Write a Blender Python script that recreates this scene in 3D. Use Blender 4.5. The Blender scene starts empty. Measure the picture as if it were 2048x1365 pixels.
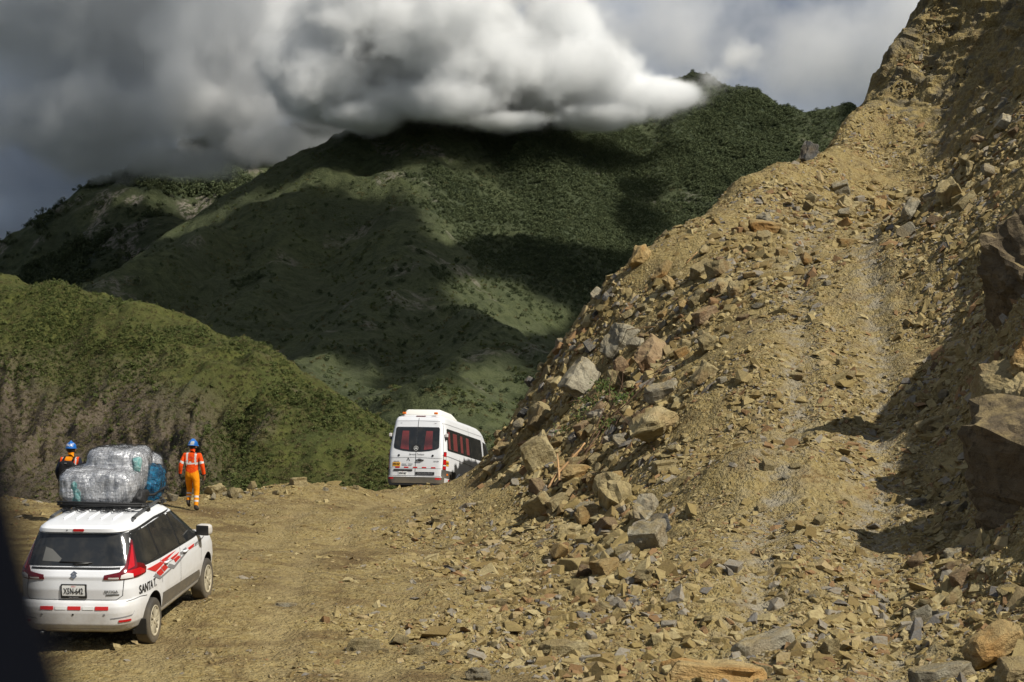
import bpy, bmesh, math, random
import numpy as np
from mathutils import Vector, Matrix, Euler

scene = bpy.context.scene
# ------------------------------------------------------------------ camera
F = 3600.0                      # focal length in pixels of the 2048-wide photograph
CU, CV = 1024.0, 682.5
cam_d = bpy.data.cameras.new('camera')
cam_d.sensor_width = 36.0
cam_d.lens = 36.0 * F / 2048.0
cam_d.clip_start = 0.05
cam_d.clip_end = 20000.0
cam_d.dof.use_dof = True
cam_d.dof.focus_distance = 38.0
cam_d.dof.aperture_fstop = 5.6
cam = bpy.data.objects.new('camera', cam_d)
scene.collection.objects.link(cam)
cam.location = (0, 0, 0)
cam.rotation_euler = (math.radians(90), 0, 0)
scene.camera = cam
# ------------------------------------------------------------------ sun and sky
SUN = Vector((0.56, -0.42, 0.72)).normalized()          # direction towards the sun
sun_d = bpy.data.lights.new('sun', 'SUN')
sun_d.energy = 5.0
sun_d.angle = math.radians(0.53)
sun_d.color = (1.0, 0.945, 0.84)
sun = bpy.data.objects.new('sun', sun_d)
scene.collection.objects.link(sun)
sun.rotation_euler = SUN.to_track_quat('Z', 'Y').to_euler()
sun.location = (40, -30, 80)

world = bpy.data.worlds.new('World')
scene.world = world
world.use_nodes = True
wn = world.node_tree.nodes; wl = world.node_tree.links
wn.clear()
w_out = wn.new('ShaderNodeOutputWorld')
w_bg = wn.new('ShaderNodeBackground')
w_sky = wn.new('ShaderNodeTexSky')
w_sky.sky_type = 'NISHITA'
w_sky.sun_disc = False
w_sky.sun_elevation = math.asin(SUN.z)
w_sky.sun_rotation = math.atan2(SUN.x, SUN.y)
w_sky.altitude = 2800
w_bg.inputs['Strength'].default_value = 0.06
# broken grey overcast over the blue, the same all round the sky
w_tc = wn.new('ShaderNodeTexCoord')
w_map = wn.new('ShaderNodeMapping'); w_map.inputs['Scale'].default_value = (1, 1, 1.9)
w_n1 = wn.new('ShaderNodeTexNoise'); w_n1.inputs['Scale'].default_value = 5.5
w_n1.inputs['Detail'].default_value = 7; w_n1.inputs['Roughness'].default_value = 0.5
w_n1.inputs['Distortion'].default_value = 0.25
w_ramp = wn.new('ShaderNodeValToRGB')
w_ramp.color_ramp.elements[0].position = 0.36; w_ramp.color_ramp.elements[0].color = (1.75, 2.2, 3.1, 1)
w_ramp.color_ramp.elements[1].position = 0.66; w_ramp.color_ramp.elements[1].color = (6.2, 6.8, 7.9, 1)
w_mix = wn.new('ShaderNodeMix'); w_mix.data_type = 'RGBA'
w_mix.inputs[0].default_value = 0.86
wl.new(w_tc.outputs['Generated'], w_map.inputs['Vector'])
wl.new(w_map.outputs[0], w_n1.inputs['Vector'])
wl.new(w_n1.outputs[0], w_ramp.inputs[0])
wl.new(w_sky.outputs[0], w_mix.inputs[6])
wl.new(w_ramp.outputs[0], w_mix.inputs[7])
wl.new(w_mix.outputs[2], w_bg.inputs['Color'])
wl.new(w_bg.outputs[0], w_out.inputs['Surface'])

vs = scene.view_settings
vs.view_transform = 'Standard'
vs.look = 'None'
vs.exposure = 0.2
vs.gamma = 1.0
vs.use_curve_mapping = False
scene.render.engine = 'CYCLES'
cy = scene.cycles
cy.max_bounces = 12; cy.diffuse_bounces = 3; cy.glossy_bounces = 3
cy.transmission_bounces = 4; cy.transparent_max_bounces = 16
cy.volume_bounces = 10
cy.volume_step_rate = 1.3
cy.volume_max_steps = 256
cy.use_denoising = True

# ------------------------------------------------------------------ helpers
COL = scene.collection
DEFER = []      # scatter and cloud modifiers are attached last
R = random.Random(7)
RS = np.random.RandomState(11)

def PX(u, v, d):
    """photograph pixel + distance -> world point"""
    return ((u - CU) / F * d, d, (CV - v) / F * d)

def tag(o, label=None, cat=None, group=None, kind=None):
    if label: o['label'] = label
    if cat: o['category'] = cat
    if group: o['group'] = group
    if kind: o['kind'] = kind
    return o

def empty(name, loc=(0, 0, 0), rot=(0, 0, 0)):
    o = bpy.data.objects.new(name, None)
    COL.objects.link(o)
    o.location = loc; o.rotation_euler = rot
    o.empty_display_size = 0.2
    return o

def link(name, me, mat=None, parent=None):
    o = bpy.data.objects.new(name, me)
    COL.objects.link(o)
    if mat is not None and len(me.materials) == 0:
        me.materials.append(mat)
    if parent is not None:
        o.parent = parent
    return o

def mesh_np(name, V, T, smooth=False):
    """fast mesh from arrays, T is (n,3) or (n,4)"""
    V = np.asarray(V, dtype=np.float32); T = np.asarray(T, dtype=np.int32)
    me = bpy.data.meshes.new(name)
    k = T.shape[1]
    me.vertices.add(len(V)); me.vertices.foreach_set('co', V.ravel())
    me.loops.add(T.size); me.loops.foreach_set('vertex_index', T.ravel())
    me.polygons.add(len(T))
    me.polygons.foreach_set('loop_start', np.arange(0, T.size, k, dtype=np.int32))
    me.polygons.foreach_set('loop_total', np.full(len(T), k, dtype=np.int32))
    me.polygons.foreach_set('use_smooth', np.full(len(T), bool(smooth), dtype=bool))
    me.update(calc_edges=True)
    me.validate()
    return me

def grid_faces(nu, nv):
    i = np.arange(nu - 1)[:, None] * nv + np.arange(nv - 1)[None, :]
    return np.stack([i, i + nv, i + nv + 1, i + 1], -1).reshape(-1, 4)

def attr(me, name, arr, typ='FLOAT', dom='POINT'):
    a = me.attributes.new(name, typ, dom)
    key = {'FLOAT': 'value', 'FLOAT_VECTOR': 'vector', 'FLOAT_COLOR': 'color', 'INT': 'value'}[typ]
    a.data.foreach_set(key, np.asarray(arr).ravel())

def bm_mesh(name, bm, smooth=False):
    me = bpy.data.meshes.new(name)
    bm.normal_update()
    bm.to_mesh(me); bm.free()
    if smooth:
        for p in me.polygons: p.use_smooth = True
    return me

# numpy gradient noise
_perm = RS.permutation(512)
_perm = np.concatenate([_perm, _perm, _perm])
_g3 = RS.normal(size=(512, 3)); _g3 /= np.linalg.norm(_g3, axis=1)[:, None]
def pnoise(x, y, z=0.0):
    x, y, z = np.broadcast_arrays(np.asarray(x, float), np.asarray(y, float), np.asarray(z, float))
    xi = np.floor(x).astype(int); yi = np.floor(y).astype(int); zi = np.floor(z).astype(int)
    xf = x - xi; yf = y - yi; zf = z - zi
    u = xf**3 * (xf * (xf * 6 - 15) + 10); v = yf**3 * (yf * (yf * 6 - 15) + 10); w = zf**3 * (zf * (zf * 6 - 15) + 10)
    out = 0
    for dx in (0, 1):
        for dy in (0, 1):
            for dz in (0, 1):
                h = _perm[(_perm[(_perm[(xi + dx) & 511] + yi + dy) & 511] + zi + dz) & 511]
                g = _g3[h]
                d = g[..., 0] * (xf - dx) + g[..., 1] * (yf - dy) + g[..., 2] * (zf - dz)
                out = out + d * (u if dx else 1 - u) * (v if dy else 1 - v) * (w if dz else 1 - w)
    return out * 1.6
def fbm(x, y, z=0.0, o=5, lac=2.03, gain=0.5, ridged=False):
    a = 1.0; s = 0.0; f = 1.0
    for i in range(o):
        n = pnoise(np.asarray(x) * f + 17.3 * i, np.asarray(y) * f - 9.1 * i, np.asarray(z) * f + 4.7 * i)
        s = s + a * ((1 - 2 * np.abs(n)) if ridged else n)
        a *= gain; f *= lac
    return s
def sstep(a, b, x):
    t = np.clip((x - a) / (b - a), 0, 1); return t * t * (3 - 2 * t)

# node material helper
class NT:
    def __init__(s, name):
        s.m = bpy.data.materials.new(name); s.m.use_nodes = True
        s.t = s.m.node_tree; s.n = s.t.nodes; s.l = s.t.links
        s.p = s.n['Principled BSDF']; s.out = s.n['Material Output']
    def node(s, typ, **kw):
        n = s.n.new(typ)
        for k, v in kw.items():
            if k.startswith('i_'):
                n.inputs[k[2:].replace('_', ' ')].default_value = v
            else: setattr(n, k, v)
        return n
    def lk(s, a, b): s.l.new(a, b)
    def noise(s, scale, detail=5, rough=0.55, vec=None, dist=0.0):
        n = s.n.new('ShaderNodeTexNoise')
        n.inputs['Scale'].default_value = scale; n.inputs['Detail'].default_value = detail
        n.inputs['Roughness'].default_value = rough; n.inputs['Distortion'].default_value = dist
        if vec is not None: s.lk(vec, n.inputs['Vector'])
        return n.outputs[0]
    def obj(s):
        return s.n.new('ShaderNodeTexCoord').outputs['Object']
    def geo(s):
        return s.n.new('ShaderNodeNewGeometry')
    def ramp(s, fac, stops, interp='LINEAR'):
        r = s.n.new('ShaderNodeValToRGB'); cr = r.color_ramp; cr.interpolation = interp
        while len(cr.elements) < len(stops): cr.elements.new(0.5)
        for e, (p, c) in zip(cr.elements, stops):
            e.position = p; e.color = (c[0], c[1], c[2], 1) if hasattr(c, '__len__') else (c, c, c, 1)
        s.lk(fac, r.inputs[0]); return r.outputs[0]
    def mix(s, fac, a, b, blend='MIX'):
        m = s.n.new('ShaderNodeMix'); m.data_type = 'RGBA'; m.blend_type = blend
        for sock, v in ((m.inputs[0], fac), (m.inputs[6], a), (m.inputs[7], b)):
            if isinstance(v, (int, float)): sock.default_value = v
            elif isinstance(v, (tuple, list)): sock.default_value = (v[0], v[1], v[2], 1)
            else: s.lk(v, sock)
        return m.outputs[2]
    def math(s, op, a, b=None, c=None):
        m = s.n.new('ShaderNodeMath'); m.operation = op
        for sock, v in zip(m.inputs, (a, b, c)):
            if v is None: continue
            if isinstance(v, (int, float)): sock.default_value = v
            else: s.lk(v, sock)
        return m.outputs[0]
    def bump(s, h, dist=0.02, strength=1.0, normal=None):
        b = s.n.new('ShaderNodeBump'); b.inputs['Distance'].default_value = dist
        b.inputs['Strength'].default_value = strength
        s.lk(h, b.inputs['Height'])
        if normal is not None: s.lk(normal, b.inputs['Normal'])
        return b.outputs[0]
    def base(s, c):
        if isinstance(c, (tuple, list)): s.p.inputs['Base Color'].default_value = (c[0], c[1], c[2], 1)
        else: s.lk(c, s.p.inputs['Base Color'])
    def rough(s, v):
        if isinstance(v, (int, float)): s.p.inputs['Roughness'].default_value = v
        else: s.lk(v, s.p.inputs['Roughness'])
    def nrm(s, v): s.lk(v, s.p.inputs['Normal'])
    def spec(s, v): s.p.inputs['Specular IOR Level'].default_value = v
# ================================================================== far terrain: mountains and valley
def ridge_field(X, Y, ridges, base, ksm=15.0, rnd=16.0):
    """height = soft maximum over ridge polylines of (ridge height - slope * distance)"""
    H = np.full(X.shape, float(base))
    acc = np.exp(np.clip((H - 0) / ksm, -60, 60))
    for pts, k in ridges:
        best = np.full(X.shape, -1e9)
        for (ax, ay, az), (bx, by, bz) in zip(pts[:-1], pts[1:]):
            dx, dy = bx - ax, by - ay
            L2 = dx * dx + dy * dy + 1e-9
            t = np.clip(((X - ax) * dx + (Y - ay) * dy) / L2, 0, 1)
            d = np.hypot(X - (ax + t * dx), Y - (ay + t * dy))
            z = az + t * (bz - az)
            best = np.maximum(best, z - k * (np.sqrt(d * d + rnd**2) - rnd))
        acc = acc + np.exp(np.clip(best / ksm, -60, 60))
    return ksm * np.log(acc)

def rp(*p): return [PX(*q) for q in p]
RIDGES_B = [
    (rp((300, 545, 1650), (440, 462, 1800), (540, 393, 1900), (600, 338, 1960), (700, 272, 2010), (860, 215, 2060), (1000, 165, 2150),
        (1250, 178, 2250), (1400, 186, 2200), (1520, 194, 2120), (1690, 246, 2050), (1900, 330, 2000)), 0.72),
    (rp((300, 545, 1650), (150, 640, 1500), (0, 760, 1400)), 0.72),
    (rp((860, 215, 2060), (835, 330, 1900), (820, 430, 1760), (842, 560, 1520), (780, 610, 1400), (664, 694, 1270), (594, 737, 1180), (520, 775, 1080)), 0.70),
    (rp((842, 560, 1520), (905, 620, 1420), (955, 684, 1300), (930, 745, 1130), (890, 805, 980), (850, 870, 880)), 0.66),
    (rp((955, 684, 1300), (1085, 765, 1150), (1180, 830, 1050)), 0.66),
    (rp((1000, 165, 2150), (1080, 300, 2000), (1120, 420, 1850), (1130, 540, 1700)), 0.62),
    (rp((1400, 165, 2200), (1350, 290, 2050), (1330, 420, 1900), (1330, 560, 1750)), 0.60),
    (rp((1690, 240, 2050), (1620, 330, 1900), (1520, 450, 1750)), 0.60),
    (rp((640, 330, 1960), (560, 520, 1700), (450, 680, 1450)), 0.60),
]
def h_mtn(X, Y):
    wx = 12 * fbm(X / 160, Y / 160, 3.1, o=3); wy = 12 * fbm(X / 160, Y / 160, 8.7, o=3)
    H = ridge_field(X + wx, Y + wy, RIDGES_B, -105)
    g = fbm(X / 150 + 0.3 * fbm(X / 300, Y / 300, o=2), Y / 330, 1.7, o=5, gain=0.55, ridged=True)
    H = H + (g - 0.7) * 12 * sstep(-100, -40, H)
    H = H + 2.4 * fbm(X / 28, Y / 28, 2.2, o=3)
    return H

RIDGES_C = [
    (rp((-150, 640, 2350), (60, 532, 2500), (150, 474, 2560), (230, 402, 2620), (300, 342, 2680), (430, 296, 2760), (640, 250, 2850)), 0.75),
    (rp((300, 342, 2680), (330, 450, 2480), (330, 560, 2250)), 0.62),
    (rp((430, 296, 2760), (500, 390, 2550), (520, 500, 2350)), 0.62),
]
def h_mtn_c(X, Y):
    H = ridge_field(X + 20 * fbm(X / 150, Y / 150, o=3), Y, RIDGES_C, -60)
    g = fbm(X / 200, Y / 260, 5.5, o=5, gain=0.55, ridged=True)
    return H + (g - 0.7) * 16 + 2.5 * fbm(X / 25, Y / 25, o=3)

RIDGES_D = [(rp((-300, 520, 3600), (0, 478, 3700), (110, 452, 3750), (260, 425, 3800), (420, 400, 3900)), 0.6)]
def h_mtn_d(X, Y):
    return ridge_field(X, Y, RIDGES_D, -200) + 14 * fbm(X / 120, Y / 120, 2.0, o=4, ridged=True)

RIDGES_A = [
    (rp((-420, 500, 420), (-150, 535, 380), (0, 558, 355), (68, 569, 345), (113, 579, 338), (191, 595, 330), (260, 615, 322), (342, 653, 310), (410, 690, 300),
        (478, 731, 288), (523, 756, 280), (581, 789, 270), (632, 818, 262), (700, 860, 252), (780, 930, 240), (860, 1010, 230)), 0.62),
]
def h_hill(X, Y):
    H = ridge_field(X, Y, RIDGES_A, -60, ksm=3.0, rnd=8.0)
    # rocky buttresses on the face towards the road
    fx = X / 16 + 0.6 * fbm(X / 30, Y / 30, 4.2, o=2)
    rock = sstep(6, -14, H) * sstep(-20, -48, X)
    butt = fbm(fx, Y / 42, 6.6, o=4, gain=0.55, ridged=True)
    H = H + (butt - 0.6) * (1.0 + 4.0 * rock) + 0.9 * fbm(X / 9, Y / 9, 1.1, o=4)
    return H

def fan_grid(name, hfun, u0, u1, nu, d0, d1, nd, power=1.0):
    """terrain sheet whose cells keep an even size as seen from the road"""
    us = np.linspace(u0, u1, nu)
    t = np.linspace(0, 1, nd)
    ds = d0 * (d1 / d0) ** (t ** power)
    U, D = np.meshgrid(us, ds, indexing='ij')
    X = (U - CU) / F * D; Y = D
    H = hfun(X, Y)
    me = mesh_np(name, np.stack([X, Y, H], -1).reshape(-1, 3), grid_faces(nu, nd)[:, ::-1], smooth=True)
    return me, X, Y, H

def ray_ground(hfun, u, v, d0, d1, n=900):
    """first point of a height field seen at photograph pixel (u, v)"""
    u = np.atleast_1d(np.asarray(u, float)); v = np.atleast_1d(np.asarray(v, float))
    d = np.linspace(d0, d1, n)[None, :]
    X = (u[:, None] - CU) / F * d; Z = (CV - v[:, None]) / F * d
    H = hfun(X, d + 0 * X)
    hit = H >= Z
    i = np.where(hit.any(1), hit.argmax(1), -1)
    dd = np.where(i >= 0, d[0][np.clip(i, 0, n - 1)], np.nan)
    return (u - CU) / F * dd, dd, (CV - v) / F * dd

# ---- materials
def mat_mountain(name, grass, grass2, forest, rock, sc=1.0, rock_amt=0.62):
    m = NT(name)
    co = m.obj(); g = m.geo()
    n1 = m.noise(0.012 * sc, 6, 0.6, co); n2 = m.noise(0.11 * sc, 5, 0.65, co); n3 = m.noise(0.5 * sc, 3, 0.6, co)
    c = m.mix(m.ramp(n1, [(0.36, 0), (0.64, 1)]), grass, grass2)
    c = m.mix(m.ramp(n2, [(0.42, 0), (0.62, 0.75)]), c, (grass[0] * 0.45, grass[1] * 0.5, grass[2] * 0.5))
    at = m.node('ShaderNodeAttribute', attribute_name='forest')
    c = m.mix(at.outputs['Fac'], c, forest)
    sep = m.node('ShaderNodeSeparateXYZ'); m.lk(g.outputs['Normal'], sep.inputs[0])
    ar = m.node('ShaderNodeAttribute', attribute_name='rock')
    mp = m.node('ShaderNodeMapping'); mp.inputs['Scale'].default_value = (1, 1, 0.3); m.lk(co, mp.inputs[0])
    rn = m.noise(0.16 * sc, 6, 0.7, mp.outputs[0])
    rf = m.math('MULTIPLY', ar.outputs['Fac'], m.ramp(rn, [(rock_amt - 0.16, 0), (rock_amt - 0.06, 1)]))
    rc = m.mix(m.ramp(m.noise(0.6 * sc, 4, 0.7, co), [(0.35, 0), (0.65, 1)]), rock, (rock[0] * 0.45, rock[1] * 0.42, rock[2] * 0.4))
    c = m.mix(rf, c, rc)
    m.base(c); m.rough(0.95); m.spec(0.1)
    hb = m.math('ADD', n2, m.math('MULTIPLY', n3, 0.6))
    m.nrm(m.bump(hb, 3.0 / sc, 0.9))
    return m.m

M_mtn = mat_mountain('hazy_mountain_grass', (0.074, 0.084, 0.038), (0.055, 0.063, 0.034), (0.034, 0.045, 0.027), (0.26, 0.235, 0.20))  # greens kept cool and greyish: the air's haze is put into the colour
M_hill = mat_mountain('hill_grass', (0.078, 0.082, 0.022), (0.060, 0.062, 0.020), (0.042, 0.054, 0.018), (0.125, 0.102, 0.074), sc=6.0, rock_amt=0.53)
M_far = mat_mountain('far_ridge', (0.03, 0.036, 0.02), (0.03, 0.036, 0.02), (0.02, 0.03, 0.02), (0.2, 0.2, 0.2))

def leafy_blob(name, seed, nclump, tris, mat, squash=0.8):
    """small tree crown: leaf-sized faces spread through lumpy clumps"""
    rs = np.random.RandomState(seed)
    V = []; Fc = []
    for c in range(nclump):
        cc = rs.normal(size=3) * np.array([0.32, 0.32, 0.22]); cc[2] += 0.55
        r = rs.uniform(0.25, 0.42)
        n = tris // nclump
        d = rs.normal(size=(n, 3)); d /= np.linalg.norm(d, axis=1)[:, None]
        p = cc + d * r * rs.uniform(0.72, 1.0, (n, 1)) * np.array([1, 1, squash])
        s = rs.uniform(0.07, 0.15, n)
        a = rs.normal(size=(n, 3)); a -= (a * d).sum(1)[:, None] * d * 0.6; a /= np.linalg.norm(a, axis=1)[:, None]
        b = np.cross(d, a)
        b0 = len(V)
        for i in range(n):
            k = len(V)
            V += [p[i] - a[i] * s[i], p[i] + a[i] * s[i] + b[i] * s[i] * 0.3, p[i] + b[i] * s[i] * 1.3 + d[i] * s[i] * 0.4, p[i] - b[i] * s[i] - a[i] * 0.2 * s[i]]
            Fc += [[k, k + 1, k + 2], [k, k + 3, k + 1]]
    # an inner solid core so that the crown is not see-through everywhere
    me = mesh_np(name, np.array(V), np.array(Fc))
    me.materials.append(mat)
    return me

def mat_leaf(name, c1, c2, trans=0.25):
    m = NT(name)
    oi = m.node('ShaderNodeObjectInfo')
    g = m.geo()
    f = m.math('ADD', m.math('MULTIPLY', oi.outputs['Random'], 0.6), m.math('MULTIPLY', g.outputs['Random Per Island'], 0.4))
    m.base(m.mix(f, c1, c2)); m.rough(0.8); m.spec(0.2)
    return m.m
M_tree = mat_leaf('forest_leaf', (0.040, 0.056, 0.025), (0.080, 0.094, 0.041))  # leaf colour shifted slightly blue to stand in for distance haze
M_shrub = mat_leaf('shrub_leaf', (0.042, 0.060, 0.015), (0.092, 0.104, 0.030))
M_dry = mat_leaf('dry_tuft_leaf', (0.075, 0.064, 0.027), (0.12, 0.105, 0.042))

def scatter_stuff(name, pts, scl, protos, label, seed=0, tilt=0.15, zscale=None, cat='vegetation'):
    """one 'stuff' object: a point mesh with crown instances picked at random"""
    n = len(pts)
    me = bpy.data.meshes.new(name)
    me.vertices.add(n); me.vertices.foreach_set('co', np.asarray(pts, np.float32).ravel())
    rs = np.random.RandomState(seed)
    rot = np.stack([rs.normal(0, tilt, n), rs.normal(0, tilt, n), rs.uniform(0, 6.283, n)], -1)
    sc = np.repeat(np.asarray(scl)[:, None], 3, 1) * rs.uniform(0.85, 1.15, (n, 3))
    attr(me, 'rot', rot.astype(np.float32), 'FLOAT_VECTOR'); attr(me, 'scl', sc.astype(np.float32), 'FLOAT_VECTOR')
    attr(me, 'pick', rs.randint(0, len(protos), n).astype(np.int32), 'INT')
    pc = bpy.data.collections.new(name + '_kinds')
    for i, pm in enumerate(protos):
        po = bpy.data.objects.new('%s_kind%d' % (name, i), pm); pc.objects.link(po)
    ng = bpy.data.node_groups.new(name, 'GeometryNodeTree')
    ng.interface.new_socket('Geometry', in_out='INPUT', socket_type='NodeSocketGeometry')
    ng.interface.new_socket('Geometry', in_out='OUTPUT', socket_type='NodeSocketGeometry')
    N = ng.nodes; L = ng.links
    gi = N.new('NodeGroupInput'); go = N.new('NodeGroupOutput')
    iop = N.new('GeometryNodeInstanceOnPoints')
    ci = N.new('GeometryNodeCollectionInfo'); ci.inputs['Collection'].default_value = pc
    ci.inputs['Separate Children'].default_value = True; ci.inputs['Reset Children'].default_value = True
    iop.inputs['Pick Instance'].default_value = True
    def na(nm, t):
        a = N.new('GeometryNodeInputNamedAttribute'); a.data_type = t; a.inputs['Name'].default_value = nm
        return a.outputs[0]
    e2r = N.new('FunctionNodeEulerToRotation')
    L.new(na('rot', 'FLOAT_VECTOR'), e2r.inputs[0])
    L.new(gi.outputs[0], iop.inputs['Points']); L.new(ci.outputs[0], iop.inputs['Instance'])
    L.new(na('pick', 'INT'), iop.inputs['Instance Index'])
    L.new(e2r.outputs[0], iop.inputs['Rotation']); L.new(na('scl', 'FLOAT_VECTOR'), iop.inputs['Scale'])
    L.new(iop.outputs[0], go.inputs[0])
    o = link(name, me)
    def later():
        o.modifiers.new('scatter', 'NODES').node_group = ng
    DEFER.append(later)
    return tag(o, label, cat, kind='stuff')

# ---- main mountain
me, X, Y, H = fan_grid('mountain', h_mtn, -120, 2200, 420, 800, 2400, 420)
u = X / Y * F + CU; v = CV - H / Y * F
fn = fbm(X / 140, Y / 140, 9.0, o=4)
forest = sstep(900, 1080, u + 130 * fn) * sstep(640, 520, v + 60 * fn)
forest = np.maximum(forest * np.clip(0.75 + fn, 0.25, 1), sstep(0.45, 0.7, fn + 0.2 * sstep(330, 240, v)) * 0.6 * sstep(660, 560, v))
attr(me, 'forest', forest.astype(np.float32))
rk = fbm(X / 60, Y / 60, 3.3, o=4)
attr(me, 'rock', (sstep(0.42, 0.62, rk) * (1 - forest) * 0.55).astype(np.float32))
mountain = link('mountain', me, M_mtn); tag(mountain, kind='structure')
# ---- the mountain further back and the last dark ridge
me, Xc, Yc, Hc = fan_grid('mountain_behind', h_mtn_c, -200, 900, 240, 1900, 3000, 200)
fc = fbm(Xc / 130, Yc / 130, 4.0, o=4)
vc = CV - Hc / Yc * F
forc = np.clip(sstep(0.0, 0.35, fc + 0.35 * sstep(420, 330, vc)), 0, 1)
attr(me, 'forest', forc.astype(np.float32))
attr(me, 'rock', (sstep(0.15, 0.4, fbm(Xc / 60, Yc / 60, 7.3, o=4)) * 0.9).astype(np.float32))
tag(link('mountain_behind', me, M_mtn), kind='structure')
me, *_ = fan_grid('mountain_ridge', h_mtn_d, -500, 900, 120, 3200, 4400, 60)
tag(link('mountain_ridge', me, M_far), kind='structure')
# ---- valley floor out to the horizon
bm = bmesh.new()
bmesh.ops.create_grid(bm, x_segments=40, y_segments=40, size=9000)
for vv in bm.verts:
    vv.co.z = -130 + 25 * math.sin(vv.co.x * 0.0013) * math.cos(vv.co.y * 0.0011)
tag(link('valley_ground', bm_mesh('valley_ground', bm, True), M_mtn), kind='structure')
# ---- near green hill
me, Xa, Ya, Ha = fan_grid('hillside', h_hill, -500, 1300, 420, 150, 520, 420)
ua = Xa / Ya * F + CU; va = CV - Ha / Ya * F
attr(me, 'forest', np.clip(sstep(0.0, 0.6, fbm(Xa / 20, Ya / 20, 2.0, o=4)) * 0.5, 0, 1).astype(np.float32))
rocka = 1.0 * sstep(690, 830, va - 0.12 * (ua - 200) + 90 * fbm(Xa / 22, Ya / 22, 6.0, o=3)) * sstep(520, 360, ua)
rocka = np.maximum(rocka, 0.6 * sstep(0.42, 0.6, fbm(Xa / 14, Ya / 14, 8.0, o=3)) * sstep(640, 760, va))
attr(me, 'rock', np.clip(rocka, 0, 1).astype(np.float32))
tag(link('hillside', me, M_hill), kind='structure')

# ---- forest and shrubs
rs = np.random.RandomState(5)
trees = [leafy_blob('forest_crown', 20 + i, 5, 90, M_tree) for i in range(5)]
shrubs = [leafy_blob('shrub_crown', 40 + i, 4, 64, M_shrub, 0.7) for i in range(4)]
tufts = [leafy_blob('tuft_crown', 60 + i, 4, 48, M_dry, 0.6) for i in range(3)]
def scatter_on(hfun, X, Y, H, dens, n, rs):
    """random points on a sheet, chosen by a density array evened out over the picture"""
    w = dens.ravel().copy(); w /= w.sum()
    i = rs.choice(len(w), n, p=w)
    du = (X[1, 0] - X[0, 0]); 
    nx = X.ravel()[i]; ny = Y.ravel()[i]
    ju = rs.uniform(-0.5, 0.5, n); jd = rs.uniform(-0.5, 0.5, n)
    iu, idd = np.unravel_index(i, X.shape)
    stepu = np.abs(X[1, :] - X[0, :])[idd]
    stepd = np.gradient(Y[0, :])[idd]
    px = nx + ju * stepu; py = ny + jd * stepd
    return np.stack([px, py, hfun(px, py)], -1)
# facing weight: only slopes turned towards the road carry scatter that can be seen
def facing(X, Y, H):
    v = H / Y
    dv = np.gradient(v, axis=1)
    return np.clip(dv / (np.percentile(dv, 97) + 1e-9), 0, 1)
fw = facing(X, Y, H) * ((v > -40) & (v < 1000) & (u > -40) & (u < 1800))
p = scatter_on(h_mtn, X, Y, H, fw * (forest ** 1.4 + 0.006) + 1e-12, 40000, rs)
forest_o = scatter_stuff('forest', p - np.array([0, 0, 1.5]), rs.uniform(2.2, 4.8, len(p)), trees, 'dark green forest covering the upper slopes of the mountain under the cloud', 1)
p = scatter_on(h_mtn, X, Y, H, fw * (1 - forest) ** 2 * sstep(0.35, 0.6, fbm(X / 40, Y / 40, 5.1, o=3) + 0.35) + 1e-12, 5000, rs)
scatter_stuff('mountain_shrubs', p - np.array([0, 0, 0.5]), rs.uniform(1.2, 3.0, len(p)), shrubs + tufts, 'scattered shrubs on the grassy slopes of the big mountain', 2)
fc_w = facing(Xc, Yc, Hc) * ((vc > 200) & (vc < 700))
p = scatter_on(h_mtn_c, Xc, Yc, Hc, fc_w * (forc ** 1.5 + 0.03) + 1e-12, 7000, rs)
scatter_stuff('back_forest', p - np.array([0, 0, 1.5]), rs.uniform(5, 10, len(p)), trees, 'trees and bushes on the cloud-capped mountain behind at far left', 3)
fa = facing(Xa, Ya, Ha) * ((ua > -60) & (ua < 1050) & (va > 520) & (va < 1020))
sh = np.clip(0.35 + fbm(Xa / 18, Ya / 18, 3.9, o=3), 0.03, 1)
p = scatter_on(h_hill, Xa, Ya, Ha, fa * sh * (1 - 0.92 * rocka) + 1e-12, 8000, rs)
scatter_stuff('hill_shrubs', p - np.array([0, 0, 0.15]), rs.uniform(0.28, 0.65, len(p)) * np.where(rs.rand(len(p)) < 0.05, 1.7, 1), shrubs, 'low green shrubs covering the rounded hill behind the car', 4)
p = scatter_on(h_hill, Xa, Ya, Ha, fa * (0.5 + 0.25 * rocka) + 1e-12, 7000, rs)
scatter_stuff('hill_tufts', p - np.array([0, 0, 0.12]), rs.uniform(0.25, 0.55, len(p)), tufts, 'dry brown tufts and bushes on the hill and its rock face', 5)
# ================================================================== clouds
def mat_cloud(name, density, col=(0.97, 0.975, 0.99), grid=True, aniso=-0.35):
    m = bpy.data.materials.new(name); m.use_nodes = True
    n = m.node_tree.nodes; l = m.node_tree.links
    n.remove(n['Principled BSDF'])
    pv = n.new('ShaderNodeVolumePrincipled')
    pv.inputs['Color'].default_value = (*col, 1)
    pv.inputs['Density'].default_value = density
    pv.inputs['Anisotropy'].default_value = aniso
    if not grid:
        pv.inputs['Density Attribute'].default_value = ''
    l.new(pv.outputs[0], n['Material Output'].inputs['Volume'])
    return m

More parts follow.
